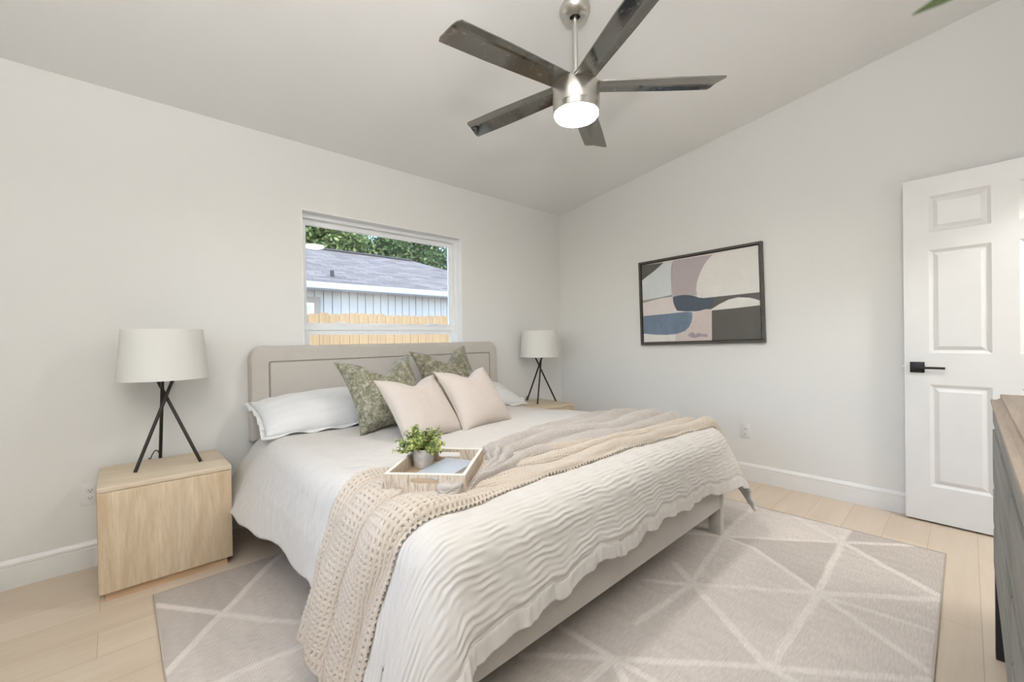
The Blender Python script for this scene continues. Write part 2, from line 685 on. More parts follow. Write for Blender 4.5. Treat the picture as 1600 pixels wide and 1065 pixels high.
# ------------------------------------------------------------------ window over the bed
def make_window(name, x0, x1, z0, z1, yin, meet, T):
    """single-hung vinyl window; T maps (a,d,z) -> world; a along wall, d depth outward"""
    root = bpy.data.objects.new(name, None)
    COL.objects.link(root)
    struct(root)

    def bx(nm, a0, a1, d0, d1, c0, c1, mat, par, bev=.003):
        bm = bmesh.new()
        parts = a0 if isinstance(a0, list) else [(a0, a1, d0, d1, c0, c1)]
        for q in parts:
            add_box(bm, *q)
        for v in bm.verts:
            v.co = Vector(T(*v.co))
        return bm_obj(nm, bm, mat, par)
    w = .028
    bx('window_frame', [(x0, x0 + w, yin, yin + .07, z0, z1), (x1 - w, x1, yin, yin + .07, z0, z1), (x0 + w, x1 - w, yin, yin + .07, z1 - .034, z1),
                        (x0 + w, x1 - w, yin, yin + .07, z0, z0 + .03)], 0, 0, 0, 0, 0, VINYL, root)
    xi0, xi1 = x0 + w, x1 - w
    # upper sash, further out
    up = bx('upper_sash', [(xi0, xi0 + .03, yin + .04, yin + .065, meet - .01, z1 - .034), (xi1 - .03, xi1, yin + .04, yin + .065, meet - .01, z1 - .034),
                           (xi0 + .03, xi1 - .03, yin + .04, yin + .065, z1 - .07, z1 - .034), (xi0 + .03, xi1 - .03, yin + .04, yin + .065, meet - .01, meet + .02)],
            0, 0, 0, 0, 0, VINYL, root)
    bx('pane', xi0 + .03, xi1 - .03, yin + .05, yin + .054, meet + .02, z1 - .07, GLASS, up)
    lo = bx('lower_sash', [(xi0, xi0 + .036, yin + .008, yin + .036, z0 + .03, meet + .012), (xi1 - .036, xi1, yin + .008, yin + .036, z0 + .03, meet + .012),
                           (xi0 + .036, xi1 - .036, yin + .008, yin + .036, meet - .032, meet + .012), (xi0 + .036, xi1 - .036, yin + .016, yin + .03, meet - .066, meet - .032),
                           (xi0 + .036, xi1 - .036, yin + .008, yin + .036, z0 + .03, z0 + .075)],
            0, 0, 0, 0, 0, VINYL, root)
    bx('pane', xi0 + .036, xi1 - .036, yin + .02, yin + .024, z0 + .075, meet - .066, GLASS, lo)
    for a in (x0 + .22 * (x1 - x0), x0 + .8 * (x1 - x0)):
        bm = bmesh.new()
        pr = [(-.045, 0), (-.03, .012), (-.012, .02), (.012, .02), (.03, .012), (.045, 0)]
        A = [bm.verts.new(T(a + u, yin + .002, meet + .01 + h)) for u, h in pr]
        B = [bm.verts.new(T(a + u, yin + .034, meet + .01 + h)) for u, h in pr]
        for i in range(len(pr) - 1):
            bm.faces.new((A[i], A[i + 1], B[i + 1], B[i]))
        bm.faces.new(A)
        bm.faces.new(B)
        bm.faces.new((A[0], A[-1], B[-1], B[0]))
        bm_obj('sash_lock', bm, VINYL, lo)
    return root


make_window('window_1', WX0, WX1, WZ0, WZ1, .07, 1.245, lambda a, d, z: (a, d, z))
make_window('fill_window', W2[0], W2[1], W2[2], W2[3], .05, 1.4, lambda a, d, z: (XL - d, a, z))  # unseen window, added to let in soft fill daylight
bm = bmesh.new()
add_box(bm, WX0 - .006, WX1 + .006, -.02, .07, WZ0 - .02, WZ0 + .004)
add_box(bm, WX0, WX0 + .005, -.001, .07, WZ0 + .004, WZ1)
add_box(bm, WX1 - .005, WX1, -.001, .07, WZ0 + .004, WZ1)
add_box(bm, WX0 + .005, WX1 - .005, -.001, .07, WZ1 - .005, WZ1)
struct(bm_obj('trim_2', bm, plain('bright_white_paint', (.9, .9, .9, 1), .4)))
# ------------------------------------------------------------------ door standing open against the right wall
DX, DY, DA = -.07603, -2.8004, -.04590


def make_door():
    Wd, Hd, Td = .81, 2.03, .035
    root = bpy.data.objects.new('door_1', None)
    COL.objects.link(root)
    struct(root, 'white six-panel door standing open against the right wall')
    root.location = (DX, DY, .012)
    # local: +x along door from free edge to hinge, -y toward the room, z up
    root.rotation_euler[2] = math.atan2(-math.cos(DA), math.sin(DA))
    cols = [(.109, .356), (.454, .701)]
    rows = [(.21, .811), (.996, 1.603), (1.706, 1.918)]
    bm = bmesh.new()
    xs = sorted({0, Wd, *[c for q in cols for c in q]})
    zs = sorted({0, Hd, *[c for q in rows for c in q]})
    holes = [(c, r) for c in cols for r in rows]
    for y, f in ((0.0, -1), (Td, 1)):
        for i in range(len(xs) - 1):
            for j in range(len(zs) - 1):
                if any(abs(xs[i] - c[0]) < 1e-6 and abs(zs[j] - r[0]) < 1e-6 for c, r in holes):
                    continue
                bm.faces.new([bm.verts.new((a, y, b)) for a, b in ((xs[i], zs[j]), (xs[i + 1], zs[j]), (xs[i + 1], zs[j + 1]), (xs[i], zs[j + 1]))])
        for c, r in holes:
            lv = [(0, 0), (.016, -.011), (.020, -.011), (.040, -.002), (.043, -.002)]
            rings = []
            for ins, d in lv:
                rings.append([bm.verts.new((a, y + f * d, b)) for a, b in ((c[0] + ins, r[0] + ins), (c[1] - ins, r[0] + ins), (c[1] - ins, r[1] - ins), (c[0] + ins, r[1] - ins))])
            for A, B in zip(rings, rings[1:]):
                for k in range(4):
                    bm.faces.new((A[k], A[(k + 1) % 4], B[(k + 1) % 4], B[k]))
            bm.faces.new(rings[-1])
    per = [(0, 0), (Wd, 0), (Wd, Hd), (0, Hd)]
    for (a, b), (c, d) in zip(per, per[1:] + per[:1]):
        bm.faces.new([bm.verts.new((a, 0, b)), bm.verts.new((c, 0, d)), bm.verts.new((c, Td, d)), bm.verts.new((a, Td, b))])
    bmesh.ops.remove_doubles(bm, verts=bm.verts, dist=1e-5)
    bm_obj('door_panel', bm, TRIM, root)
    h = box('door_handle',   .025, .089, -.009, 0, .879, .943, HANDLE, root, .0015)
    h['label'] = 'black square lever handle'
    bm = bmesh.new()
    add_tube(bm, [(.057, -.008, .911), (.057, -.05, .911)], .0095, 14)
    bm_obj('spindle', bm, HANDLE, h, True, 40)
    box('lever', .048, .178, -.056, -.044, .904, .918, HANDLE, h, .003)
    box('latch_bolt', -.009, .001, .012, .024, .905, .919, NICKEL, root, .001)
    for z in (.2, 1.0, 1.83):
        tube('hinge', [(Wd + .006, -.004, z - .045), (Wd + .006, -.004, z + .045)], .006, NICKEL, root)


make_door()


# ------------------------------------------------------------------ outlets
def outlet(loc, label, rotz):
    o = thing('wall_outlet', loc, label, 'outlet')
    o.rotation_euler[2] = rotz
    box('cover_plate', -.035, .035, -.006, 0, -.0575, .0575, TRIM, o, .002)
    for s in (-1, 1):
        c = box('receptacle', -.0165, .0165, -.0085, -.005, s * .0195 - .0145, s * .0195 + .0145, TRIM, o, .0025)
        for dx, w in ((-.0065, .0012), (.0065, .0012)):
            box('slot', dx - w, dx + w, -.0088, -.0083, s * .0195 - .003, s * .0195 + .005, BLACK, c)
        box('slot', -.002, .002, -.0088, -.0083, s * .0195 - .0095, s * .0195 - .0055, BLACK, c)
    return o


outlet((0, -1.878, .381), 'white double outlet low on the right wall under the painting', PI / 2 * -1)
outlet((-3.70, 0, .372), 'white double outlet on the bed wall, half hidden by the left nightstand', 0)


# ------------------------------------------------------------------ nightstands
def make_nightstand():
    # local origin: centre of footprint on the floor; front faces -y
    o = thing('nightstand', (0, 0, 0), 'limed oak block nightstand left of the bed, its whole front in view', 'nightstand', 'pair of oak nightstands')
    w, d, h = .248, .225, .507
    box('body', -w, w, -d + .016, d, .042, h - .024, OAK_Z, o, .002)
    box('top_panel', -w, w, -d, d, h - .0235, h, OAK_X, o, .004, 3)
    box('front_panel', -w + .001, w - .001, -d, -d + .0155, .040, h - .0245, OAK_Z, o, .004, 3)
    box('plinth', -w + .022, w - .022, -d + .02, d - .02, 0, .0418, OAK_P, o)
    return o


NS = make_nightstand()
NS.location = (-3.417, -.265, 0)
copy_thing(NS, 2.777, 0, 0, 'limed oak block nightstand in the corner right of the bed, mostly hidden by it')


# ------------------------------------------------------------------ table lamps
def make_lamp():
    o = thing('table_lamp', (0, 0, 0), 'tripod table lamp with wide white drum shade on the left nightstand', 'lamp', 'pair of tripod table lamps')
    zb, zt = .442, .698
    feet = [Vector((-.124, -.080, 0)), Vector((-.010, .168, 0)), Vector((.136, -.088, 0))]
    for i, f in enumerate(feet):
        top = Vector((-f.x * .42, -f.y * .42, .50))
        # offset each rod sideways so the three cross without cutting into each other
        s = Vector((-f.y, f.x, 0)).normalized() * .0085
        tube('leg', [f + s * .3, top + s * 1.6], .0078, BRONZE, o, 14)
    lathe('stem', [(0, 0), (.011, 0), (.011, .09), (0, .09)], (0, 0, .475), BRONZE, o, 16)
    lathe('lamp_shade', [(.190, 0), (.1675, zt - zb), (.1655, zt - zb), (.188, 0)], (0, 0, zb), SHADE, o, 72, True, 60)
    sp = bmesh.new()
    for k in range(3):
        a = 2 * PI * k / 3 + .4
        add_tube(sp, [(0, 0, zt - .03), (.166 * math.cos(a), .166 * math.sin(a), zt - .02)], .0022, 6)
    add_tube(sp, [(0, 0, .55), (0, 0, zt - .025)], .006, 8)
    bm_obj('spider', sp, BRONZE, o, True, 40)
    lathe('bulb', [(0, 0), (.012, 0), (.014, .02), (.026, .05), (.03, .075), (.022, .1), (0, .11)], (.03, 0, .53), PILLOW_W, o, 16)
    cd = [(-.010, .166, .004), (-.022, .160, .045), (-.035, .150, .050), (-.048, .142, .03), (-.055, .150, .0035), (-.060, .19, .0035)]
    cu = []
    for a, b in zip(cd, cd[1:]):
        for q in range(4):
            cu.append(Vector(a).lerp(Vector(b), q / 4))
    cu.append(Vector(cd[-1]))
    sm = cu[:]
    for _ in range(3):
        sm = [sm[0]] + [(sm[i - 1] + sm[i] * 2 + sm[i + 1]) / 4 for i in range(1, len(sm) - 1)] + [sm[-1]]
    tube('cord', sm, .0028, BLACK, o, 8)
    return o


LP = make_lamp()
LP.location = (-3.412, -.214, .507)
copy_thing(LP, 2.852, .012, 0, 'tripod table lamp with white shade on the far nightstand in the corner', rotz=0.0)


# ------------------------------------------------------------------ bed
HBX0, HBX1, HBZ0, HBZ1 = -2.997, -1.023, .53, 1.107
bed = thing('upholstered_bed', (-2.01, -1.08, 0), 'king bed frame upholstered in taupe velvet with piped rounded headboard', 'bed')


def rounded_outline(x0, x1, z0, z1, r, n=10):
    pts = [(x0, z0), (x1, z0)]
    for c, a0 in (((x1 - r, z1 - r), 0), ((x0 + r, z1 - r), PI / 2)):
        for k in range(n + 1):
            a = a0 + PI / 2 * k / n
            pts.append((c[0] + r * math.cos(a), c[1] + r * math.sin(a)))
    return pts


def make_headboard():
    bm = bmesh.new()
    out = rounded_outline(HBX0, HBX1, HBZ0, HBZ1, .085)
    lv = [(-.015, 0.0), (-.088, 0.0), (-.097, .005), (-.101, .014), (-.101, .03)]
    cx, czv = (HBX0 + HBX1) / 2, (HBZ0 + HBZ1) / 2
    rings = []
    for y, ins in lv:
        o2 = rounded_outline(HBX0 + ins, HBX1 - ins, HBZ0 + ins * .3, HBZ1 - ins, .085 - ins * .5)
        rings.append([bm.verts.new((x, y, z)) for x, z in o2])
    n = len(out)
    for A, B in zip(rings, rings[1:]):
        for k in range(n):
            bm.faces.new((A[k], A[(k + 1) % n], B[(k + 1) % n], B[k]))
    bm.faces.new(rings[0])
    # inset panel with a sewn groove
    x0, x1, z1 = -2.902, -1.106, 1.014
    pr = [(-.101, 0), (-.095, .004), (-.095, .007), (-.102, .013)]
    lastA = rings[-1]
    prs = []
    for y, ins in pr:
        o2 = rounded_outline(x0 + ins, x1 - ins, HBZ0 + .012 + ins * .2, z1 - ins, .012)
        prs.append([bm.verts.new((x, y, z)) for x, z in o2])
    seq = [lastA] + prs
    for A, B in zip(seq, seq[1:]):
        for k in range(n):
            bm.faces.new((A[k], A[(k + 1) % n], B[(k + 1) % n], B[k]))
    bm.faces.new(prs[-1])
    hb = bm_obj('headboard', bm, BED_FAB, bed, True, 30)
    pts = [(x0 + .005, -.097, HBZ0 + .02)] + [(x0 + .005, -.097, z1 - .02)]
    ol = rounded_outline(x0 + .005, x1 - .005, HBZ0 + .02, z1 - .005, .012)
    loop = ol[1:] + ol[:1]
    bm = bmesh.new()
    add_tube(bm, [(x, -.0985, z) for x, z in loop], .0035, 8)
    pp = bm_obj('piping', bm, m_fabric('taupe_piping', lin(150, 143, 135), 500), hb, True, 60)


make_headboard()
box('side_rail', -2.968, -2.94, -2.07, -.10, .155, .40, BED_FAB, bed, .008)
box('side_rail', -1.115, -1.085, -2.07, -.10, .155, .40, BED_FAB, bed, .008)
box('foot_rail', -2.95, -1.092, -2.11, -2.07, .155, .42, BED_FAB, bed, .008)
for x0, x1, y0, y1 in ((-2.955, -2.905, -2.106, -2.045), (-1.128, -1.080, -2.113, -2.045)):
    box('leg', x0, x1, y0, y1, 0, .155 if x0 < -2 else .44, BED_FAB, bed, .005)
for x0, x1 in ((-2.962, -2.915), (-1.11, -1.063)):
    box('leg', x0, x1, -.075, -.03, 0, .535, BLACK, bed, .003)
box('slat_deck', -2.94, -1.115, -2.07, -.10, .27, .30, BED_FAB, bed)
under(bed)
box_m = box('mattress', -2.968, -1.05, -2.05, -.112, .302, .545, MATT, None, .03, 4)
tag(box_m, 'pale blue-white mattress showing at the head of the bed under the duvet', 'mattress')


# ------------------------------------------------------------------ cloth draped on the bed
DXL, DXR, DYF, ZT, RR = -3.035, -1.005, -2.145, .605, .12
CXL, CXR, CYF = DXL + RR, DXR - RR, DYF + RR


def drape0(u, v):
    qx = np.clip(u, CXL, CXR)
    qy = np.maximum(v, CYF)
    dx, dy = u - qx, v - qy
    dist = np.sqrt(dx * dx + dy * dy)
    s = np.where(dist > 1e-9, dist, 1)
    nx, ny = dx / s, dy / s
    left = smooth01(CXL - u, -.06, .14)
    flare = 6 + 20 * smooth01(v, -1.3, -.25) * left + 4 * left + 15 * smooth01(v, -1.75, -2.15) * smooth01(u, -1.3, -.95)
    th = np.radians(90 - flare)
    a = np.minimum(dist / RR, th)
    L = np.maximum(dist - RR * th, 0)
    h = RR * np.sin(a) + L * np.cos(th)
    z = ZT - RR * (1 - np.cos(a)) - L * np.sin(th)
    # soft quilting of the filled duvet
    per = qx - qy + .22 * np.arctan2(ny, nx + 1e-9) * (dist > 1e-9)
    wob = perlin(per * 3.1 + 7, dist * 1.2 + u * .3, 4) * .022 * np.clip(L / .3, 0, 1.3) + perlin(per * 9, dist * 2.5, 9) * .008 * np.clip(L / .2, 0, 1.2)
    wob = np.where(wob < 0, wob * .35, wob) + .012 * np.clip(L / .12, 0, 1)
    h = h + wob
    top = 1 - np.clip(dist / .1, 0, 1)
    z = z + top * (perlin(u * 2.2 + 3, v * 2.2, 2) * .012 + perlin(u * 5, v * 5 + 9, 3) * .005)
    # dips toward head edge
    z = z - .03 * smooth01(v, -.55, -.2) - .045 * smooth01(u, -1.5, -1.05) * smooth01(v, -1.6, -.7)
    return np.stack([qx + nx * h, qy + ny * h, np.maximum(z, .02)], -1)


def drape(u, v, off=0.0, e=.004):
    P = drape0(u, v)
    A = drape0(u + e, v) - drape0(u - e, v)
    B = drape0(u, v + e) - drape0(u, v - e)
    N = np.cross(A, B)
    N /= np.linalg.norm(N, axis=-1, keepdims=True) + 1e-12
    return P + N * np.asarray(off)[..., None] if not np.isscalar(off) else P + N * off


def ruche(u, v, per=.0165):
    ph = v / per * 2 * PI + 1.8 * perlin(u * 6, v * 9, 11) + 2.0 * perlin(u * 15, v * 24, 12) + 1.0 * perlin(u * 34, v * 40, 15)
    r = (.5 + .5 * np.sin(ph)) ** 1.3
    amp = np.clip(.62 + 1.15 * perlin(u * 13 + 2, v * 20, 13), .05, 1.2)
    return r * amp


OVL, OVR, OVF = .43, .43, .335    # overhang arc lengths beyond the core


def duvet_grid(us, vs, hem):
    U, V = np.meshgrid(us, vs, indexing='ij')
    vend = CYF - OVF
    # irregular hem
    k = smooth01(-V, -CYF + .1, -vend)
    V2 = V + k * (.03 * perlin(U * 4.5 + 1, U * 0 + .5, 21) + .012 * perlin(U * 14, U * 0 + .3, 22))
    V2 = V2 - k * (.075 * smooth01(-U, 2.25, 2.95) + .045 * smooth01(U, -1.45, -1.1))
    kl = smooth01(-U, -CXL + .1, -CXL + OVL)
    U2 = U + kl * .025 * perlin(V * 5, V * 0 + .7, 23)
    U2 = U2 - kl * .085 * smooth01(-V, 1.5, 1.95)
    kh = smooth01(V, -.9, -.25)
    U2 = U2 + kl * kh * -.02
    amp = .0008 + .0028 * smooth01(-V, .9, 1.75)
    d_end = np.abs(V - vend)
    bor = smooth01(d_end, .045, .065)
    wr = ruche(U, V) * amp * bor
    gather = (1 - bor) * .006 * perlin(U * 30, V * 4, 24) + (1 - bor) * .004 * perlin(U * 55, V * 3, 25)
    fine = .0015 * perlin(U * 18, V * 40, 26)
    pinch = -.006 * np.exp(-((d_end - .055) / .006) ** 2)
    return U2, V2, wr + gather + fine + pinch


us = np.arange(CXL - OVL, CXR + OVR + .001, .0085)
vend = CYF - OVF
vs_main = np.arange(vend + .05, -.215, .0029)
vs_hem = np.linspace(vend, vend + .052, 12)
for nm, vs, par in (('duvet', vs_main, None), ('hem_border', vs_hem, 'duvet')):
    U2, V2, off = duvet_grid(us, vs, nm != 'duvet')
    P = drape(U2, V2, off + .006)
    uv = np.stack([U2, V2], -1).reshape(-1, 2)
    o = mesh_obj(nm, P.reshape(-1, 3), grid_faces(len(us), len(vs)), DUVET, bpy.data.objects.get('duvet') if par else None, True, uv)
    so = o.modifiers.new('thick', 'SOLIDIFY')
    so.thickness = .014
    so.offset = -1
    if not par:
        tag(o, 'cream crinkled duvet spread over the whole bed', 'duvet')


# ------------------------------------------------------------------ throws
def m_waffle():
    t = NT('beige_waffle_weave')
    uvn = t.n('ShaderNodeUVMap')
    n = t.noise(t.coord(), 20, 3)
    t.base(t.mix(n, lin(190, 177, 161), lin(205, 193, 178)))
    t.set(Roughness=.95)
    t.b.inputs['Specular IOR Level'].default_value = .1
    t.b.inputs['Sheen Weight'].default_value = .2
    t.bump(t.noise(t.coord(), 500, 2), .12, .001)
    return t.m


def m_knit():
    t = NT('grey_rib_knit')
    n = t.noise(t.coord(), 20, 3)
    t.base(t.mix(n, lin(178, 169, 160), lin(196, 188, 180)))
    t.set(Roughness=.95)
    t.b.inputs['Specular IOR Level'].default_value = .1
    t.b.inputs['Sheen Weight'].default_value = .25
    t.bump(t.noise(t.coord(), 420, 3), .3, .002)
    return t.m


WAFFLE, KNIT = m_waffle(), m_knit()
TR_C = Vector((-2.729, -1.729, .629))     # tray: centre of its underside
TR_A = math.radians(-49)                  # direction of its near side


def path_interp(keys, a):
    """keys: list of (a, lo, hi) -> lo(a), hi(a) smooth"""
    ka = [k[0] for k in keys]
    t = np.interp(a, ka, np.arange(len(ka)))
    i = np.clip(t.astype(int), 0, len(ka) - 2)
    f = t - i
    f = f * f * (3 - 2 * f) * .6 + f * .4
    lo = np.array([k[1] for k in keys], float)
    hi = np.array([k[2] for k in keys], float)
    return lo[i] + (lo[i + 1] - lo[i]) * f, hi[i] + (hi[i + 1] - hi[i]) * f


def throw(name, keys, u0f, u1, nb, step, folds, cloth_w, pattern, base, mat, label, seed, tilt):
    b = np.linspace(0, 1, nb)
    s = np.arange(0, 1.0001, step)
    S, B = np.meshgrid(s, b, indexing='ij')
    U0 = u0f(B)
    U = U0 + (u1(B) - U0) * S
    lo, hi = path_interp(keys, U)
    # folds: b is squeezed into the visible width, with overlapping ridges
    fo = np.zeros_like(U)
    sh = np.zeros_like(U)
    for k, (fr, am, a0, a1) in enumerate(folds):
        en = smooth01(U, a0 - .15, a0 + .15) * (1 - smooth01(U, a1 - .15, a1 + .15))
        ph = 2 * PI * (fr * B + .55 * perlin(U * 1.6 + seed, B * 1.2 + k * 3.7, seed + k) + .12 * k)
        w = .5 + .5 * np.cos(ph)
        fo += en * am * w ** 1.2 * (0.75 + .5 * perlin(U * 2.5, B * 3 + k, seed + 5 + k))
        sh += en * np.sin(ph + .7) * tilt / fr * np.sin(PI * B) ** .7
    V = hi + (lo - hi) * np.clip(B + sh, 0, 1)
    edge = np.minimum(B, 1 - B)
    off = base * (.7 + .3 * smooth01(edge, 0, .08)) + fo * smooth01(edge, 0, .06) + .004 * perlin(U * 9, B * 7, seed + 9)
    lx = (U - TR_C.x) * math.cos(TR_A) + (V - TR_C.y) * math.sin(TR_A)
    ly = -(U - TR_C.x) * math.sin(TR_A) + (V - TR_C.y) * math.cos(TR_A)
    dt = np.maximum(np.abs(lx) - .1375, np.abs(ly) - .1675)
    P = drape(U, V, off)
    # physical cloth coordinates for the weave
    la = np.zeros_like(U)
    dd = np.linalg.norm(np.diff(P, axis=0), axis=-1)
    la[1:] = np.cumsum(dd.mean(1))[:, None]
    wv = B * cloth_w
    N = np.zeros_like(P)
    A = np.gradient(P, axis=0)
    Bd = np.gradient(P, axis=1)
    N = np.cross(A, Bd)
    N /= np.linalg.norm(N, axis=-1, keepdims=True) + 1e-12
    N *= np.sign(N[..., 2:3].mean())
    P = P + N * pattern(la, wv)[..., None]
    P[..., 2] = np.where(dt < .03, np.minimum(P[..., 2], TR_C.z - .002 + np.maximum(dt, 0) * 1.2), P[..., 2])
    o = mesh_obj(name, P.reshape(-1, 3), grid_faces(*U.shape), mat, None, True, np.stack([la, wv], -1).reshape(-1, 2))
    so = o.modifiers.new('thick', 'SOLIDIFY')
    so.thickness = .006
    so.offset = -1
    return tag(o, label, 'throw blanket')


def waffle_pat(a, w):
    c = .0185
    x = np.abs(np.sin(PI * a / c))
    y = np.abs(np.sin(PI * w / c))
    return .0056 * (1 - smooth01(np.minimum(x, y), .30, .80)) - .0025


def rib_pat(a, w):
    return .0024 * (.5 + .5 * np.sin(2 * PI * w / .014)) + .0014 * np.sin(2 * PI * (a * .6 + w) / .012)


# keys: (u, v_lo(foot side), v_hi(head side))
wkeys = [(-3.7, -1.92, -1.50), (-3.45, -1.93, -1.51), (-3.3, -1.95, -1.53), (-3.05, -1.985, -1.54), (-2.9, -1.995, -1.50), (-2.75, -1.995, -1.52), (-2.55, -1.985, -1.66),
         (-2.3, -1.985, -1.78), (-1.9, -1.995, -1.80), (-1.4, -2.02, -1.80), (-1.1, -2.06, -1.84), (-.9, -2.10, -1.88), (-.7, -2.12, -1.9)]
throw('waffle_throw', wkeys, lambda B: -3.455 - .17 * smooth01(B, .48, .56) - .02 * B, lambda B: -.86 + .05 * B, 290, 1 / 1400,
      [(2.6, .040, -4.2, -2.78), (2.4, .032, -2.78, 0)], .56, waffle_pat, .014, WAFFLE,
      'beige waffle-weave throw hanging down the near left side of the bed', 31, .20)
gkeys = [(-2.82, -1.905, -1.885), (-2.74, -1.92, -1.895), (-2.62, -1.905, -1.85), (-2.53, -1.885, -1.775), (-2.46, -1.87, -1.68), (-2.38, -1.855, -1.56), (-2.28, -1.85, -1.50), (-2.0, -1.85, -1.43),
         (-1.5, -1.87, -1.41), (-1.15, -1.9, -1.40), (-.9, -1.92, -1.42), (-.7, -1.93, -1.43)]
throw('knit_throw', gkeys, lambda B: -2.82 + 0 * B, lambda B: -1.0 + .09 * np.sin(B * 9 + 1.0) + .02 * perlin(B * 7, B * 0, 3), 240, 1 / 520,
      [(3.6, .038, -3.1, 0)], .8, rib_pat, .024, KNIT,
      'grey rib-knit throw gathered across the bed top, from the tray to the far edge', 57, .10)
# its knotted end in front of the tray
kt = bpy.data.objects['knit_throw']
bm = bmesh.new()
for ph, rr in ((0, .0105), (2.1, .009), (4.0, .010)):
    pts = []
    for i in range(26):
        q = i / 25
        a = q * 2 * PI * 1.0 + ph
        pts.append((-2.808 + .03 * math.cos(a) * (1 + .3 * math.sin(2 * a)) + .012 * q, -1.914 - .012 * math.cos(a) + .016 * math.sin(a), .646 + .012 * math.sin(2 * a + ph)))
    add_tube(bm, pts, [rr * (.7 + .5 * math.sin(PI * min(1, i / 25 + .02))) for i in range(26)], 10)
bm_obj('knotted_end', bm, KNIT, kt, True, 60)


# ------------------------------------------------------------------ pillows
def pillow_mesh(w, h, t, pinch, chop, n=56, seed=1, wr=.003, ex=2.6, ey=2.6):
    s = np.linspace(-1, 1, n)
    S, T = np.meshgrid(s, s, indexing='ij')
    px = S * w / 2 * (1 - pinch * (1 - T ** 2) * S ** 2)
    pz = T * h / 2 * (1 - pinch * (1 - S ** 2) * T ** 2)
    th = t / 2 * ((1 - np.abs(S) ** ex) * (1 - np.abs(T) ** ey)) ** .55
    dip = chop * np.exp(-(S / .42) ** 2) * smooth01(T, -.1, 1.0)
    pz = pz - dip
    cr = np.abs(np.sin(np.arctan2(T - 1.05, S) * 7 + perlin(S * 2, T * 2, seed) * 2))
    wrn = wr * perlin(S * 4 + seed, T * 4, seed + 1) + wr * 1.2 * perlin(S * 2 + T * 5 + seed, T * 2 - S * 5, seed + 2) * np.clip(np.abs(S * T) * 2, 0, 1)
    edge = (1 - np.maximum(np.abs(S), np.abs(T)) ** 6)
    groove = -chop * .35 * np.exp(-((np.abs(S) - .33 * (1 - T)) / .12) ** 2) * smooth01(T, .2, .8)
    yf = -(th + (wrn + groove) * edge)
    yb = th + wrn * edge * .6
    front = np.stack([px, yf, pz], -1).reshape(-1, 3)
    back = np.stack([px, yb, pz], -1).reshape(-1, 3)
    idx = np.arange(n * n).reshape(n, n)
    bidx = idx + n * n
    m = np.zeros((n, n), bool)
    m[0, :] = m[-1, :] = m[:, 0] = m[:, -1] = True
    bidx = np.where(m, idx, bidx)
    F = grid_faces(n, n)
    B = bidx.reshape(-1)[F][:, ::-1]
    rim = np.concatenate([front.reshape(n, n, 3)[:, 0], front.reshape(n, n, 3)[-1, 1:], front.reshape(n, n, 3)[::-1, -1][1:], front.reshape(n, n, 3)[0, ::-1][1:-1]])
    return np.concatenate([front, back]), np.concatenate([F, B]), rim


def pillow(name, w, h, t, c, right, up, mat, label, group, pinch=.1, chop=.05, seed=1, trim=None, wr=.003, cat='pillow', flange=0, ex=2.6, ey=2.6):
    V, F, rim = pillow_mesh(w, h, t, pinch, chop, seed=seed, wr=wr, ex=ex, ey=ey)
    right = Vector(right).normalized()
    up = Vector(up)
    up = (up - right * up.dot(right)).normalized()
    nrm = up.cross(right) * -1     # local +y = away from the viewer
    Mx = Matrix.Identity(4)
    for i in range(3):
        Mx[i][0], Mx[i][1], Mx[i][2], Mx[i][3] = right[i], nrm[i], up[i], c[i]
    o = mesh_obj(name, V, F, mat, None, True)
    # loose leftover vertices of the back rim are harmless; drop them
    bm = bmesh.new()
    bm.from_mesh(o.data)
    bmesh.ops.delete(bm, geom=[v for v in bm.verts if not v.link_faces], context='VERTS')
    bm.to_mesh(o.data)
    bm.free()
    o.matrix_world = Mx
    tag(o, label, cat, group)
    if trim:
        bm = bmesh.new()
        pts = [Vector(p) for p in rim]
        pts.append(pts[0])
        add_tube(bm, pts, trim[0], 6, cap=False)
        bm_obj(trim[1], bm, trim[2] if len(trim) > 2 else mat, o, True, 60)
    if flange:
        nR = len(rim)
        ctr = Vector((0, 0, 0))
        vv, ff = [], []
        for i, p in enumerate(rim):
            p = Vector(p)
            out = Vector((p.x / (w / 2), 0, p.z / (h / 2)))
            mx = max(abs(out.x), abs(out.z))
            dd = Vector((out.x if abs(out.x) > .93 * mx else 0, 0, out.z if abs(out.z) > .93 * mx else 0))
            wv = .006 * math.sin(i * .55 + seed) + .004 * math.sin(i * .21)
            vv += [p, p + dd * flange * .5 + Vector((0, wv, 0)), p + dd * flange + Vector((0, wv * 1.6, 0))]
        for i in range(nR):
            j = (i + 1) % nR
            for q in range(2):
                ff.append((i * 3 + q, i * 3 + q + 1, j * 3 + q + 1, j * 3 + q))
        fo = mesh_obj('flange', vv, ff, mat, o, True)
        so = fo.modifiers.new('thick', 'SOLIDIFY')
        so.thickness = .004
        so.offset = 0
    return o


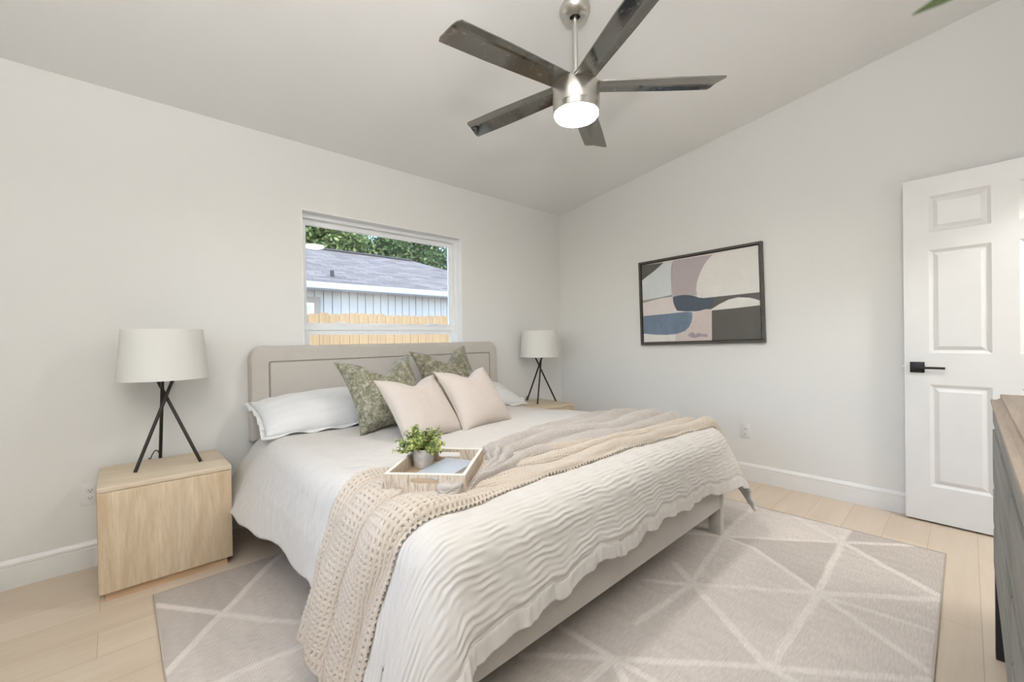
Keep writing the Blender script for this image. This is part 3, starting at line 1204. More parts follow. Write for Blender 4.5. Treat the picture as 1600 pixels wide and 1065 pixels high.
pillow('sleeping_pillow', .90, .40, .235, (-2.565, -.305, .695), (1, 0, 0), (0, .34, .13), CRINKLE,
       'white crinkled sleeping pillow against the left half of the headboard', 'white sleeping pillows', .05, 0, 3, wr=.008, flange=.025, ex=2.0, ey=2.2)
pillow('sleeping_pillow', .86, .40, .20, (-1.47, -.30, .665), (1, 0, -.015), (0, .34, .13), CRINKLE,
       'white sleeping pillow at the right, only one pointed corner showing', 'white sleeping pillows', .05, 0, 5, wr=.006, flange=.025, ex=2.0, ey=2.2)
pillow('throw_pillow', .50, .50, .20, (-2.376, -.62, .818), (.5, .007, .03), (-.029, .301, .398), GREEN,
       'crushed green velvet cushion in front, left of the other green one', 'green velvet cushions', .14, .115, 11, (.0022, 'seam'), wr=.006, cat='cushion')
pillow('throw_pillow', .50, .48, .17, (-1.765, -.40, .855), (.5, .0, .035), (0, .24, .43), GREEN,
       'crushed green velvet cushion leaning on the headboard behind the others', 'green velvet cushions', .14, .10, 13, (.0022, 'seam'), wr=.006, cat='cushion')
pillow('throw_pillow', .415, .415, .15, (-2.343, -.965, .757), (.4, .055, 0), (-.031, .266, .302), BEIGE,
       'pale beige square cushion in front, directly behind the plant', 'beige cushions', .10, .055, 17, (.0032, 'piping'), wr=.004, cat='cushion')
pillow('throw_pillow', .42, .42, .16, (-1.964, -.967, .770), (.41, .047, .007), (-.033, .246, .33), BEIGE,
       'pale beige square cushion in front, right of the other beige one', 'beige cushions', .10, .055, 19, (.0032, 'piping'), wr=.004, cat='cushion')


# ------------------------------------------------------------------ tray, book, plant
def m_ribwood():
    t = NT('ribbed_tray_wood')
    v = t.coord(scale=(1, 1, .15))
    n = t.noise(v, 120, 3, .6)
    t.base(t.ramp(n, [(.35, lin(172, 152, 130)), (.5, lin(202, 186, 166)), (.68, lin(218, 205, 188))]))
    t.set(Roughness=.55)
    t.bump(n, .4, .003)
    return t.m


RIB = m_ribwood()
TRAYRIM = plain('tray_pale_rim', lin(232, 224, 212), .5)


def make_tray():
    o = thing('serving_tray', TR_C, 'ribbed pale wood serving tray with handle slots, on the bed', 'tray')
    o.rotation_euler[2] = TR_A
    L, D, H, T = .275 / 2, .335 / 2, .060, .011
    box('tray_bottom', -L + T, L - T, -D + T, D - T, 0, .009, m_wood('tray_base', lin(170, 150, 126), lin(188, 168, 144), lin(200, 182, 160), 'x', False), o)
    for sx in (-1, 1):
        x0, x1 = (-L, -L + T) if sx < 0 else (L - T, L)
        bm = bmesh.new()
        add_box(bm, x0, x1, -D, D, 0, H - .003)
        sp = bm_obj('side_panel', bm, RIB, o)
        box('rim', x0, x1, -D, D, H - .003, H, TRAYRIM, sp)
    for sy in (-1, 1):
        y0, y1 = (-D, -D + T) if sy < 0 else (D - T, D)
        bm = bmesh.new()
        a0, a1 = -L + T + .0003, L - T - .0003
        hw, h0, h1, r = .046, .026, .046, .010
        hole = []
        for cx, cy, q0 in ((hw - r, h1 - r, 0), (-hw + r, h1 - r, PI / 2), (-hw + r, h0 + r, PI), (hw - r, h0 + r, 1.5 * PI)):
            for k in range(6):
                a = q0 + PI / 2 * k / 5
                hole.append((cx + r * math.cos(a), cy + r * math.sin(a)))
        outer = []
        for x, z in hole:
            # project each hole point to the panel's border
            dx, dz = x, z - .036
            sc = min((a1 / abs(dx)) if dx else 9e9, ((H - .003 - .036) / dz if dz > 0 else (.036 / -dz if dz < 0 else 9e9)))
            outer.append((dx * sc, .036 + dz * sc))
        # make sure the four corners are present
        for cxn, czn in ((a1, H - .003), (a0, H - .003), (a0, 0), (a1, 0)):
            i = min(range(len(outer)), key=lambda k: (outer[k][0] - cxn) ** 2 + (outer[k][1] - czn) ** 2)
            outer[i] = (cxn, czn)
        rows = {}
        for y in (y0, y1):
            rows[y] = ([bm.verts.new((x, y, z)) for x, z in hole], [bm.verts.new((x, y, z)) for x, z in outer])
        n = len(hole)
        for k in range(n):
            j = (k + 1) % n
            for y in (y0, y1):
                h, w = rows[y]
                bm.faces.new((h[k], h[j], w[j], w[k]))
            bm.faces.new((rows[y0][0][k], rows[y0][0][j], rows[y1][0][j], rows[y1][0][k]))
            bm.faces.new((rows[y0][1][k], rows[y0][1][j], rows[y1][1][j], rows[y1][1][k]))
        ep = bm_obj('end_panel', bm, RIB, o)
        box('rim', a0, a1, y0, y1, H - .003, H, TRAYRIM, ep)
    return o


make_tray()
BOOK = plain('blue_grey_cover', lin(178, 184, 192), .45)
PAGE = plain('paper_edge', lin(236, 234, 228), .8)
def tray_at(x, y, z):
    return TR_C + Vector((x * math.cos(TR_A) - y * math.sin(TR_A), x * math.sin(TR_A) + y * math.cos(TR_A), z))


bk = thing('book', tray_at(.030, .025, .0092), 'closed pale blue-grey book lying in the tray', 'book')
bk.rotation_euler[2] = TR_A - math.radians(17)
box('page_block', -.062, .063, -.096, .096, .0025, .0165, PAGE, bk)
box('cover', -.066, .066, -.10, .10, .0166, .0192, BOOK, bk, .001)
box('cover', -.066, .066, -.10, .10, 0, .0024, BOOK, bk, .001)
box('spine', -.068, -.0655, -.10, .10, 0, .0192, BOOK, bk, .001)


def m_cement():
    t = NT('cement_pot')
    v = t.coord()
    n = t.noise(v, 40, 5)
    t.base(t.ramp(n, [(.3, lin(176, 168, 158)), (.7, lin(212, 206, 198))]))
    t.set(Roughness=.85)
    t.bump(t.noise(v, 300, 3), .3, .002)
    return t.m


def m_leaf(name, stops, rough=.55):
    t = NT(name)
    g = t.n('ShaderNodeNewGeometry')
    t.base(t.ramp(g.outputs['Random Per Island'], stops))
    t.set(Roughness=rough)
    t.b.inputs['Specular IOR Level'].default_value = .3
    tr = t.n('ShaderNodeBsdfTranslucent')
    t.l(t.b.inputs['Base Color'].links[0].from_socket, tr.inputs[0])
    ms = t.n('ShaderNodeMixShader')
    ms.inputs[0].default_value = .3
    t.l(t.b.outputs[0], ms.inputs[1])
    t.l(tr.outputs[0], ms.inputs[2])
    out = [n for n in t.t.nodes if n.type == 'OUTPUT_MATERIAL'][0]
    t.l(ms.outputs[0], out.inputs[0])
    return t.m


LEAF = m_leaf('boxwood_leaf', [(0, lin(72, 100, 66)), (.25, lin(128, 150, 88)), (.55, lin(184, 192, 110)), (1, lin(212, 214, 142))])


def add_leaf(vv, ff, p, d, n, L, wd, segs=3, curl=.15):
    """an elongated leaf as a small curved grid"""
    side = d.cross(n).normalized()
    base = len(vv)
    for i in range(segs + 1):
        q = i / segs
        ww = wd * math.sin(PI * min(1, .12 + .86 * q)) * .5
        c = p + d * L * q + n * (-curl * L * q * q)
        vv.append(c - side * ww + n * ww * .3)
        vv.append(c)
        vv.append(c + side * ww + n * ww * .3)
    for i in range(segs):
        a = base + i * 3
        ff.append((a, a + 1, a + 4, a + 3))
        ff.append((a + 1, a + 2, a + 5, a + 4))


def make_plant():
    rnd = random.Random(5)
    c = tray_at(-.084, .082, .0092)
    o = thing('potted_plant', c, 'small bushy green plant in a grey cement pot, standing in the tray', 'plant')
    lathe('pot', [(0, 0), (.028, 0), (.030, .002), (.036, .058), (.036, .061), (.0335, .061), (.032, .05), (0, .05)], (0, 0, 0), m_cement(), o, 40)
    lathe('soil', [(0, .053), (.02, .054), (.0318, .051)], (0, 0, 0), plain('soil', (.04, .03, .02, 1), .95), o, 24)
    vv, ff = [], []
    sb = bmesh.new()
    for k in range(84):
        az = rnd.uniform(0, 2 * PI)
        el = rnd.uniform(.25, 1.5)
        ln = rnd.uniform(.06, .095) * (1.0 if el > .6 else .95)
        d = Vector((math.cos(az) * math.cos(el), math.sin(az) * math.cos(el), math.sin(el)))
        p0 = Vector((math.cos(az) * .014, math.sin(az) * .014, .052))
        pts = [p0 + d * ln * q + Vector((0, 0, -.012 * q * q)) for q in (0, .33, .66, 1)]
        add_tube(sb, pts, .0008, 4)
        for j in range(10):
            q = .2 + .8 * j / 9
            p = p0 + d * ln * q + Vector((0, 0, -.012 * q * q))
            for s in (0, 1):
                a2 = rnd.uniform(0, 2 * PI)
                o1 = d.orthogonal().normalized()
                o2 = d.cross(o1)
                dd = (o1 * math.cos(a2) + o2 * math.sin(a2) + d * rnd.uniform(.2, .9)).normalized()
                nn = (d * .7 + Vector((rnd.uniform(-.4, .4), rnd.uniform(-.4, .4), .5)))
                nn = (nn - dd * nn.dot(dd)).normalized()
                add_leaf(vv, ff, p, dd, nn, rnd.uniform(.008, .013), rnd.uniform(.006, .009), 2)
    fo = mesh_obj('foliage', vv, ff, LEAF, o, True)
    bm_obj('stems', sb, plain('green_stem', lin(110, 120, 70), .7), o, True)
    o.scale = (1.2, 1.2, 1.2)


make_plant()

# ------------------------------------------------------------------ rug
RX0, RX1, RY0, RY1 = -3.486, -.53, -2.98, -.565
SEG = [(-1.703, -2.201, -1.384, -2.613), (-1.384, -2.613, -1.077, -2.978), (-1.581, -2.066, -1.998, -2.595), (-.53, -2.59, -1.384, -2.613), (-1.395, -2.615, -1.999, -2.603),
       (-1.121, -2.126, -.754, -2.599), (-.754, -2.599, -.534, -2.859), (-.559, -2.341, -.754, -2.599), (-.754, -2.599, -1.043, -2.973), (-1.148, -2.289, -1.384, -2.613),
       (-1.384, -2.613, -1.640, -2.974), (-1.393, -2.643, -1.363, -2.969), (-2.336, -2.209, -1.998, -2.595), (-1.998, -2.595, -1.679, -2.982), (-1.827, -2.035, -1.703, -2.201),
       (-1.703, -2.201, -2.118, -2.172), (-2.347, -1.98, -2.336, -2.209), (-2.556, -1.98, -2.336, -2.209), (-2.336, -2.209, -2.640, -2.60), (-2.336, -2.209, -2.30, -2.98),
       (-1.998, -2.595, -2.04, -2.98), (-3.287, -.944, -2.960, -.565), (-3.287, -.944, -3.486, -1.196), (-3.287, -.944, -3.486, -.672), (-3.287, -.944, -2.8, -1.605),
       (-2.85, -1.39, -3.486, -1.355), (-1.121, -2.126, -1.148, -2.289), (-1.121, -2.126, -.53, -2.10), (-1.60, -1.4, -1.121, -2.126), (-1.703, -2.201, -1.121, -2.126),
       (-2.85, -1.39, -3.2, -2.98), (-2.336, -2.209, -3.486, -2.25)]


def make_rug():
    st = .0075
    xs = np.arange(RX0, RX1 + st * .5, st)
    ys = np.arange(RY0, RY1 + st * .5, st)
    X, Y = np.meshgrid(xs, ys, indexing='ij')
    # slightly hand-made edges and lines
    wx = X + .006 * perlin(X * 5, Y * 5, 41)
    wy = Y + .006 * perlin(X * 5 + 9, Y * 5, 42)
    dmin = np.full(X.shape, 9.0)
    for k, (x0, y0, x1, y1) in enumerate(SEG):
        dx, dy = x1 - x0, y1 - y0
        L = math.hypot(dx, dy)
        t = ((wx - x0) * dx + (wy - y0) * dy) / L / L
        tt = np.clip(t, 0, 1)
        d = np.hypot(wx - x0 - dx * tt, wy - y0 - dy * tt)
        wdt = 1.0 if k not in (7, 8, 2, 1) else .8
        dmin = np.minimum(dmin, d * wdt)
    wall = (dmin < .011)
    lab = np.zeros(X.shape, dtype=np.int32)
    nl = 0
    NX, NY = X.shape
    free = ~wall
    for i in range(0, NX, 4):
        for j in range(0, NY, 4):
            if free[i, j] and lab[i, j] == 0:
                nl += 1
                st_ = [(i, j)]
                lab[i, j] = nl
                while st_:
                    p, q = st_.pop()
                    for r, c in ((p + 1, q), (p - 1, q), (p, q + 1), (p, q - 1)):
                        if 0 <= r < NX and 0 <= c < NY and free[r, c] and lab[r, c] == 0:
                            lab[r, c] = nl
                            st_.append((r, c))
    tone = np.random.RandomState(8).rand(nl + 1)[lab]
    cA = np.array(lin(186, 177, 169)[:3])      # darker weave
    cB = np.array(lin(205, 196, 188)[:3])
    cC = np.array(lin(216, 207, 199)[:3])
    t = tone[..., None]
    col = np.where(t < .4, cA + (cB - cA) * (t / .4) * .5, cB + (cC - cB) * ((t - .4) / .6))
    ln = (1 - smooth01(dmin, .010, .018))[..., None]
    col = col * (1 - ln) + np.array(lin(222, 214, 206)[:3]) * ln
    col *= (1 + .05 * perlin(X * 30, Y * 6, 43) + .05 * perlin(X * 3, Y * 3, 44))[..., None]
    Z = .008 + .0008 * perlin(X * 60, Y * 60, 45) - .002 * (1 - smooth01(np.minimum(np.minimum(X - RX0, RX1 - X), np.minimum(Y - RY0, RY1 - Y)), 0, .012))
    Z += .0025 * np.clip(perlin(X * 2.2, Y * 2.2, 46), 0, 1)
    P = np.stack([X + .004 * perlin(X * 2, Y * 1.5, 47), Y + .004 * perlin(X * 1.5, Y * 2, 48), Z], -1).reshape(-1, 3)
    t_ = NT('geometric_rug')
    at = t_.n('ShaderNodeVertexColor', layer_name='weave')
    v = t_.coord()
    sp = t_.n('ShaderNodeSeparateXYZ')
    t_.l(v, sp.inputs[0])
    rib = t_.math('SINE', t_.math('MULTIPLY', sp.outputs[0], 2 * PI / .0075))
    rib2 = t_.math('SINE', t_.math('MULTIPLY', sp.outputs[1], 2 * PI / .009))
    n = t_.noise(v, 90, 4)
    sl = t_.noise(t_.coord(scale=(12, 90, 1)), 2.0, 3)
    h = t_.math('ADD', t_.math('MULTIPLY', rib, .5), t_.math('ADD', t_.math('MULTIPLY', rib2, .3), n))
    k = t_.math('ADD', t_.math('MULTIPLY', rib, .018), t_.math('ADD', .72, t_.math('MULTIPLY', sl, .52)))
    cc = t_.n('ShaderNodeCombineXYZ')
    for i in range(3):
        t_.l(k, cc.inputs[i])
    t_.base(t_.mix(1.0, at.outputs[0], cc.outputs[0], 'MULTIPLY'))
    t_.set(Roughness=.97)
    t_.b.inputs['Specular IOR Level'].default_value = .1
    t_.bump(h, .13, .003)
    o = mesh_obj('area_rug', P, grid_faces(*X.shape), t_.m, None, True)
    ca = o.data.color_attributes.new('weave', 'FLOAT_COLOR', 'POINT')
    ca.data.foreach_set('color', np.concatenate([col, np.ones(col.shape[:2] + (1,))], -1).astype(np.float32).ravel())
    so = o.modifiers.new('thick', 'SOLIDIFY')
    so.thickness = .0055
    so.offset = -1
    tag(o, 'large beige and grey rug with a pattern of pale-lined triangles, under the bed', 'rug')
    rm = plain('rug_binding', lin(188, 176, 164), .95)
    bm = bmesh.new()
    e = .004
    add_tube(bm, [(RX0, RY0, .005), (RX1, RY0, .005), (RX1, RY1, .005), (RX0, RY1, .005), (RX0, RY0, .005)], e, 8)
    bm_obj('bound_edge', bm, rm, o, True)


make_rug()


# ------------------------------------------------------------------ picture on the right wall
def homog(src, dst):
    A = []
    for (x, y), (u, v) in zip(src, dst):
        A.append([x, y, 1, 0, 0, 0, -u * x, -u * y, -u])
        A.append([0, 0, 0, x, y, 1, -v * x, -v * y, -v])
    return np.linalg.svd(np.array(A, float))[2][-1].reshape(3, 3)


def make_picture():
    # frame centre on the wall; local x runs to the right along the wall, z up, -y toward the room
    c = Vector((0, -1.506, 1.4445))
    o = thing('framed_painting', c, 'abstract painting in a thin dark frame on the right wall', 'painting')
    o.rotation_euler = (0, math.radians(-1.2), -PI / 2)
    Wp, Hp = 1.03, .765
    hw, hh, fw, dp = Wp / 2, Hp / 2, .018, .036
    fm = m_wood('dark_frame', (.06, .055, .047, 1), (.085, .078, .067, 1), (.12, .11, .095, 1), 'x', False, .45)
    bm = bmesh.new()
    add_box(bm, -hw, hw, -dp, -.002, hh - fw, hh)
    add_box(bm, -hw, hw, -dp, -.002, -hh, -hh + fw)
    add_box(bm, -hw, -hw + fw, -dp, -.002, -hh + fw, hh - fw)
    add_box(bm, hw - fw, hw, -dp, -.002, -hh + fw, hh - fw)
    add_box(bm, -hw + .004, hw - .004, -.008, -.003, -hh + .004, hh - .004)
    bm_obj('frame', bm, fm, o)
    cw, ch = hw - fw - .009, hh - fw - .009
    H = homog([(208, 308), (1070, 170), (1105, 862), (232, 888)], [(-cw, ch), (cw, ch), (cw, -ch), (-cw, -ch)])

    def mp(p):
        q = H @ np.array([p[0], p[1], 1.0])
        return (max(-cw, min(cw, q[0] / q[2])), max(-ch, min(ch, q[1] / q[2])))
    cols = {'cream': lin(222, 219, 214), 'ice': lin(208, 213, 214), 'mauve': lin(178, 168, 170), 'char': lin(92, 90, 85), 'band': lin(96, 93, 90), 'navy': lin(78, 88, 100),
            'blue': lin(112, 128, 148), 'pink': lin(205, 192, 188), 'plum': lin(166, 153, 160), 'pale': lin(218, 208, 206), 'line': lin(150, 147, 144)}
    mats, mi = [], {}
    for k, v in cols.items():
        t = NT('paint_' + k)
        s = t.noise(t.coord(scale=(1, 1, 1)), 9, 6, .7, 1.0)
        a = .22 if k in ('navy', 'blue', 'band', 'plum') else .07
        t.base(t.mix(s, [x * (1 - a * 1.6) for x in v[:3]] + [1], [min(1, x * (1 + a * 1.6)) for x in v[:3]] + [1]))
        t.set(Roughness=.7)
        mi[k] = len(mats)
        mats.append(t.m)
    polys = [
        ('char', [(208, 308), (375, 288), (340, 320), (300, 355), (255, 388), (209, 422)]),
        ('ice', [(209, 422), (255, 388), (300, 355), (340, 320), (375, 288), (448, 273), (436, 300), (431, 340), (432, 420), (440, 530), (360, 547), (280, 562), (214, 572)]),
        ('line', [(214, 572), (280, 562), (360, 547), (442, 530), (442, 545), (360, 555), (300, 570), (218, 592)]),
        ('pale', [(218, 592), (300, 570), (360, 555), (442, 546), (450, 590), (465, 630), (492, 662), (360, 678), (226, 690)]),
        ('mauve', [(448, 273), (740, 233), (700, 275), (665, 330), (640, 390), (625, 440), (620, 490), (626, 536), (446, 548), (438, 480), (434, 400), (434, 330)]),
        ('cream', [(740, 233), (1070, 170), (1087, 516), (640, 560), (628, 535), (620, 490), (625, 440), (640, 390), (665, 330), (700, 275)]),
        ('band', [(640, 560), (1087, 516), (1090, 578), (1050, 564), (1010, 556), (930, 552), (860, 569), (790, 604), (735, 640), (690, 640), (640, 650), (630, 600)]),
        ('navy', [(446, 548), (480, 538), (520, 532), (570, 534), (610, 541), (640, 553), (690, 558), (740, 556), (760, 566), (745, 600), (720, 625), (690, 640), (655, 650), (620, 655), (540, 655), (480, 650), (462, 620), (450, 585)]),
        ('cream', [(735, 640), (790, 604), (860, 569), (930, 552), (1010, 556), (1050, 564), (1090, 578), (1092, 612), (900, 634), (738, 649)]),
        ('char', [(738, 649), (900, 634), (1092, 612), (1105, 862), (742, 874), (740, 760)]),
        ('pink', [(592, 658), (660, 652), (735, 638), (738, 700), (742, 874), (470, 880), (470, 826), (530, 805), (575, 770), (592, 720)]),
        ('plum', [(560, 830), (580, 818), (600, 810), (620, 828), (640, 815), (680, 826), (700, 822), (715, 838), (700, 850), (660, 843), (610, 855), (575, 848)]),
        ('blue', [(226, 690), (360, 678), (492, 664), (560, 658), (593, 662), (594, 700), (588, 735), (572, 772), (545, 800), (510, 815), (470, 826), (400, 832), (310, 830), (230, 822)]),
        ('cream', [(230, 822), (310, 830), (400, 832), (470, 826), (470, 868), (380, 878), (232, 888)]),
    ]
    bm = bmesh.new()
    y0 = -.024
    add_box(bm, -cw, cw, y0, -.0085, -ch, ch, mi['pale'])
    for li, (k, pts) in enumerate(polys):
        vs = []
        for p in pts:
            x, z = mp(p)
            vs.append(bm.verts.new((x, y0 - .0002 - li * .00004, z)))
        f = bm.faces.new(vs)
        f.material_index = mi[k]
        bmesh.ops.triangulate(bm, faces=[f])
    me = bpy.data.meshes.new('canvas')
    bm.to_mesh(me)
    bm.free()
    ob = bpy.data.objects.new('canvas', me)
    COL.objects.link(ob)
    ob.parent = o
    for m in mats:
        me.materials.append(m)


make_picture()


# ------------------------------------------------------------------ ceiling fan
def make_fan():
    c = Vector((-1.93, -1.766, 0))
    o = thing('ceiling_fan', c, 'five-bladed ceiling fan with brushed nickel motor and lit round lamp', 'ceiling fan')
    zc = cz(c.y)
    lathe('canopy', [(.074, zc + .012), (.074, zc - .008), (.072, zc - .02), (.062, zc - .036), (.046, zc - .046), (.026, zc - .049), (.024, zc - .045), (.024, zc - .03)], (0, 0, 0), NICKEL, o, 48, False, 60)
    tube('downrod', [(0, 0, 2.39), (0, 0, zc - .03)], .0125, NICKEL, o, 20)
    lathe('coupling', [(.0125, 2.432), (.026, 2.426), (.03, 2.41), (.032, 2.38), (.032, 2.36)], (0, 0, 0), NICKEL, o, 32)
    lathe('motor_housing', [(0, 2.368), (.095, 2.368), (.109, 2.362), (.1135, 2.35), (.1135, 2.262), (.111, 2.258), (.111, 2.254), (.1125, 2.252), (.1115, 2.226), (.108, 2.222), (0, 2.222)],
          (0, 0, 0), NICKEL, o, 72)
    lathe('lamp_diffuser', [(.106, 2.224), (.1055, 2.214), (.099, 2.206), (.08, 2.201), (.04, 2.198), (0, 2.1975)], (0, 0, 0), m_emit('lit_diffuser', (1, .985, .96, 1), FAN_LIGHT), o, 64, False, 80)
    a0 = 2.997
    for k in range(5):
        a = a0 - k * 2 * PI / 5
        # blade along +x, slightly bent cross-section, thickness .006
        nx, ny = 26, 9
        vv, ff = [], []
        th = .006
        R0, R1 = .075, .672
        for s in (1, -1):
            for i in range(nx):
                q = i / (nx - 1)
                for j in range(ny):
                    t = -1 + 2 * j / (ny - 1)
                    wd = .056 + .011 * min(1, q * 1.6)
                    r1 = R1 + .016 - t * -.018 * -1
                    x = R0 + (r1 - R0) * q
                    # rounded tip corners
                    if i == nx - 1:
                        x -= .008 * max(0, abs(t) - .8) / .2
                    bend = -.011 * max(0, (t * 1 - .35) / .65)
                    vv.append((x, t * wd, bend + s * th / 2))
        n1 = nx * ny
        for i in range(nx - 1):
            for j in range(ny - 1):
                p = i * ny + j
                ff.append((p, p + ny, p + ny + 1, p + 1))
                ff.append((n1 + p, n1 + p + 1, n1 + p + ny + 1, n1 + p + ny))
        for i in range(nx - 1):
            for j in (0, ny - 1):
                p = i * ny + j
                ff.append((p, p + ny, n1 + p + ny, n1 + p))
        for j in range(ny - 1):
            for i in (0, nx - 1):
                p = i * ny + j
                ff.append((p, p + 1, n1 + p + 1, n1 + p))
        b = mesh_obj('blade', vv, ff, BLADE, o)
        bm = bmesh.new()
        bm.from_mesh(b.data)
        bmesh.ops.recalc_face_normals(bm, faces=bm.faces)
        bm.to_mesh(b.data)
        bm.free()
        b.matrix_local = Matrix.Translation((0, 0, 2.362)) @ Matrix.Rotation(a, 4, 'Z') @ Matrix.Rotation(math.radians(PITCH), 4, 'X')


PITCH = 12
make_fan()


# ------------------------------------------------------------------ unseen torchiere added behind the camera to brighten the room
def make_fill_torchiere():
    o = thing('fill_floor_lamp', (-3.95, -3.42, 0), 'unseen floor lamp added behind the camera to fill the room with light', 'lamp')
    lathe('base', [(0, 0), (.14, 0), (.14, .015), (.02, .03), (0, .03)], (0, 0, 0), BRONZE, o, 40)
    tube('pole', [(0, 0, .025), (0, 0, 1.64)], .012, BRONZE, o, 14)
    lathe('lamp_shade', [(.02, 1.64), (.10, 1.67), (.17, 1.74), (.19, 1.80), (.186, 1.80), (.165, 1.745), (.095, 1.68), (.02, 1.655)], (0, 0, 0), SHADE, o, 48, True, 50)
    d = bpy.data.lights.new('uplight', 'AREA')
    d.shape = 'DISK'
    d.size = .30
    d.energy = FILL_UPLIGHT
    d.color = (1, .99, .98)
    l = bpy.data.objects.new('uplight', d)
    COL.objects.link(l)
    l.parent = o
    l.location = (0, 0, 1.78)
    l.rotation_euler = (PI, 0, 0)


make_fill_torchiere()


# ------------------------------------------------------------------ dresser and the plant on it
def make_dresser():
    x0, x1, yf, yb, h = -3.13, -1.337, -3.121, -3.60, .912
    o = thing('dresser', (-2.2, -3.36, 0), 'weathered wood dresser with grey drawers at the right edge', 'dresser')
    bm = bmesh.new()
    add_box(bm, x0 - .01, x1 + .008, yb, yf + .004, h - .032, h)
    es = [e for e in bm.edges if all(v.co.z > h - .001 for v in e.verts)]
    bmesh.ops.bevel(bm, geom=es, offset=.022, segments=3, affect='EDGES')
    bm_obj('dresser_top', bm, DRESS_TOP, o, True, 25)
    box('body', x0 + .004, x1 - .004, yb + .004, yf - .022, .30, h - .0325, BLACK, o)  # black carcass; the black also puts shade into the drawer gaps
    box('top_rail', x0, x1, yf - .021, yf - .001, .812, h - .0325, DRESS_FRONT, o)
    mid = (x0 + x1) / 2
    for z0, z1 in ((.602, .788), (.462, .578), (.312, .438)):
        for a, b in ((x0 + .002, mid - .004), (mid + .004, x1 - .002)):
            d = box('drawer', a, b, yf - .021, yf, z0, z1, DRESS_FRONT, o, .003)
    for x in (x0 + .027, x1 - .027):
        for y in (yb + .03, yf - .026):
            box('leg', x - .027, x + .027, y - .024, y + .024, 0, .2995, BLACK, o, .002)
    under(o)


make_dresser()


def make_branch_plant():
    rnd = random.Random(11)
    c = Vector((-2.88, -3.36, .912))
    o = thing('leafy_branches', c, 'leafy green branch reaching into the top right corner from a vase on the dresser', 'plant')
    lathe('vase', [(0, 0), (.05, 0), (.07, .03), (.075, .09), (.055, .16), (.03, .2), (.034, .22), (.030, .22), (.026, .2), (.05, .15), (.066, .08), (0, .02)], (0, 0, 0), plain('white_ceramic', (.7, .69, .66, 1), .4), o, 32)
    tip = CAMP + .30 * (F_ + .966 * R_ + .764 * U_) - c
    base = Vector((0, 0, .12))
    sb = bmesh.new()
    vv, ff = [], []
    ends = [tip + Vector((.075, -.085, .075)), Vector((-.08, -.12, .62)), Vector((.2, -.1, .66)), Vector((.28, .0, .5))]
    for ei, e in enumerate(ends):
        m = base.lerp(e, .5) + Vector((0, 0, .14))
        pts = [base * (1 - t) ** 2 + m * 2 * t * (1 - t) + e * t * t for t in [i / 12 for i in range(13)]]
        add_tube(sb, pts, [.004 * (1 - i / 15) for i in range(13)], 6)
        for i in range(5, 13):
            d = (pts[min(i + 1, 12)] - pts[i - 1]).normalized()
            for s in (-1, 1):
                sd = d.cross(Vector((0, 0, 1))).normalized() * s
                dd = (sd + d * .8 + Vector((0, 0, rnd.uniform(-.1, .5)))).normalized()
                if ei == 0:
                    dd = (Vector((.3, -.6, .6)) + d * .4 + Vector((0, 0, rnd.uniform(0, .3)))).normalized()
                nn = (Vector((0, 0, 1)) - dd * dd.z).normalized()
                add_leaf(vv, ff, pts[i], dd, nn, rnd.uniform(.05, .07), .024, 5, .2)
        if ei == 0:
            dd = (tip - e).normalized()
            sd = dd.cross(F_).normalized()
            add_leaf(vv, ff, e, dd, (sd * .8 - F_ * .6).normalized(), (tip - e).length, .022, 6, .05)
    mesh_obj('leaves', vv, ff, m_leaf('branch_leaf', [(0, lin(96, 112, 74)), (1, lin(130, 140, 100))]), o, True)
    bm_obj('stems', sb, plain('branch_bark', lin(96, 88, 60), .8), o, True)


make_branch_plant()


# ------------------------------------------------------------------ outside the window
def m_fence():
    t = NT('pine_pickets')
    g = t.n('ShaderNodeObjectInfo')
    v = t.coord(scale=(14, 14, 1.2))
    n = t.noise(v, 2.2, 5, .6, .6)
    c = t.ramp(n, [(.3, lin(138, 110, 76)), (.55, lin(156, 130, 94)), (.8, lin(168, 146, 112))])
    c2 = t.mix(t.math('MULTIPLY', g.outputs['Random'], .35), c, lin(176, 146, 100))
    t.base(c2)
    t.set(Roughness=.8)
    return t.m


FEN = m_fence()
GRASS = plain('pale_yard', (.46, .43, .38, 1), .95)
GZ = -.30
bm = bmesh.new()
add_box(bm, -40, 60, .17, 70, GZ - .1, GZ)
struct(bm_obj('ground', bm, GRASS))


def make_fence():
    y = 3.2
    o = thing('picket_fence', (-.4, y, GZ), 'new pine privacy fence outside the window', 'fence')
    bm = bmesh.new()
    w, h = .139, 1.84
    pr = [(-w / 2, 0), (w / 2, 0), (w / 2, h - .03), (w / 2 - .022, h), (-w / 2 + .022, h), (-w / 2, h - .03)]
    A = [bm.verts.new((x, 0, z)) for x, z in pr]
    B = [bm.verts.new((x, .016, z)) for x, z in pr]
    bm.faces.new(A)
    bm.faces.new(B[::-1])
    for i in range(6):
        j = (i + 1) % 6
        bm.faces.new((A[i], A[j], B[j], B[i]))
    p = bm_obj('picket', bm, FEN, o)
    rnd = random.Random(3)
    n = 42
    for k in range(n):
        q = p if k == 0 else p.copy()
        if k:
            COL.objects.link(q)
            q.parent = o
        q.location = ((k - 18) * .1445, rnd.uniform(-.003, .003), rnd.uniform(-.012, .012))
    for z in (.35, 1.0, 1.6):
        box('rail', -19 * .1445, (n - 18) * .1445, .018, .056, z - .045, z + .045, FEN, o)


make_fence()


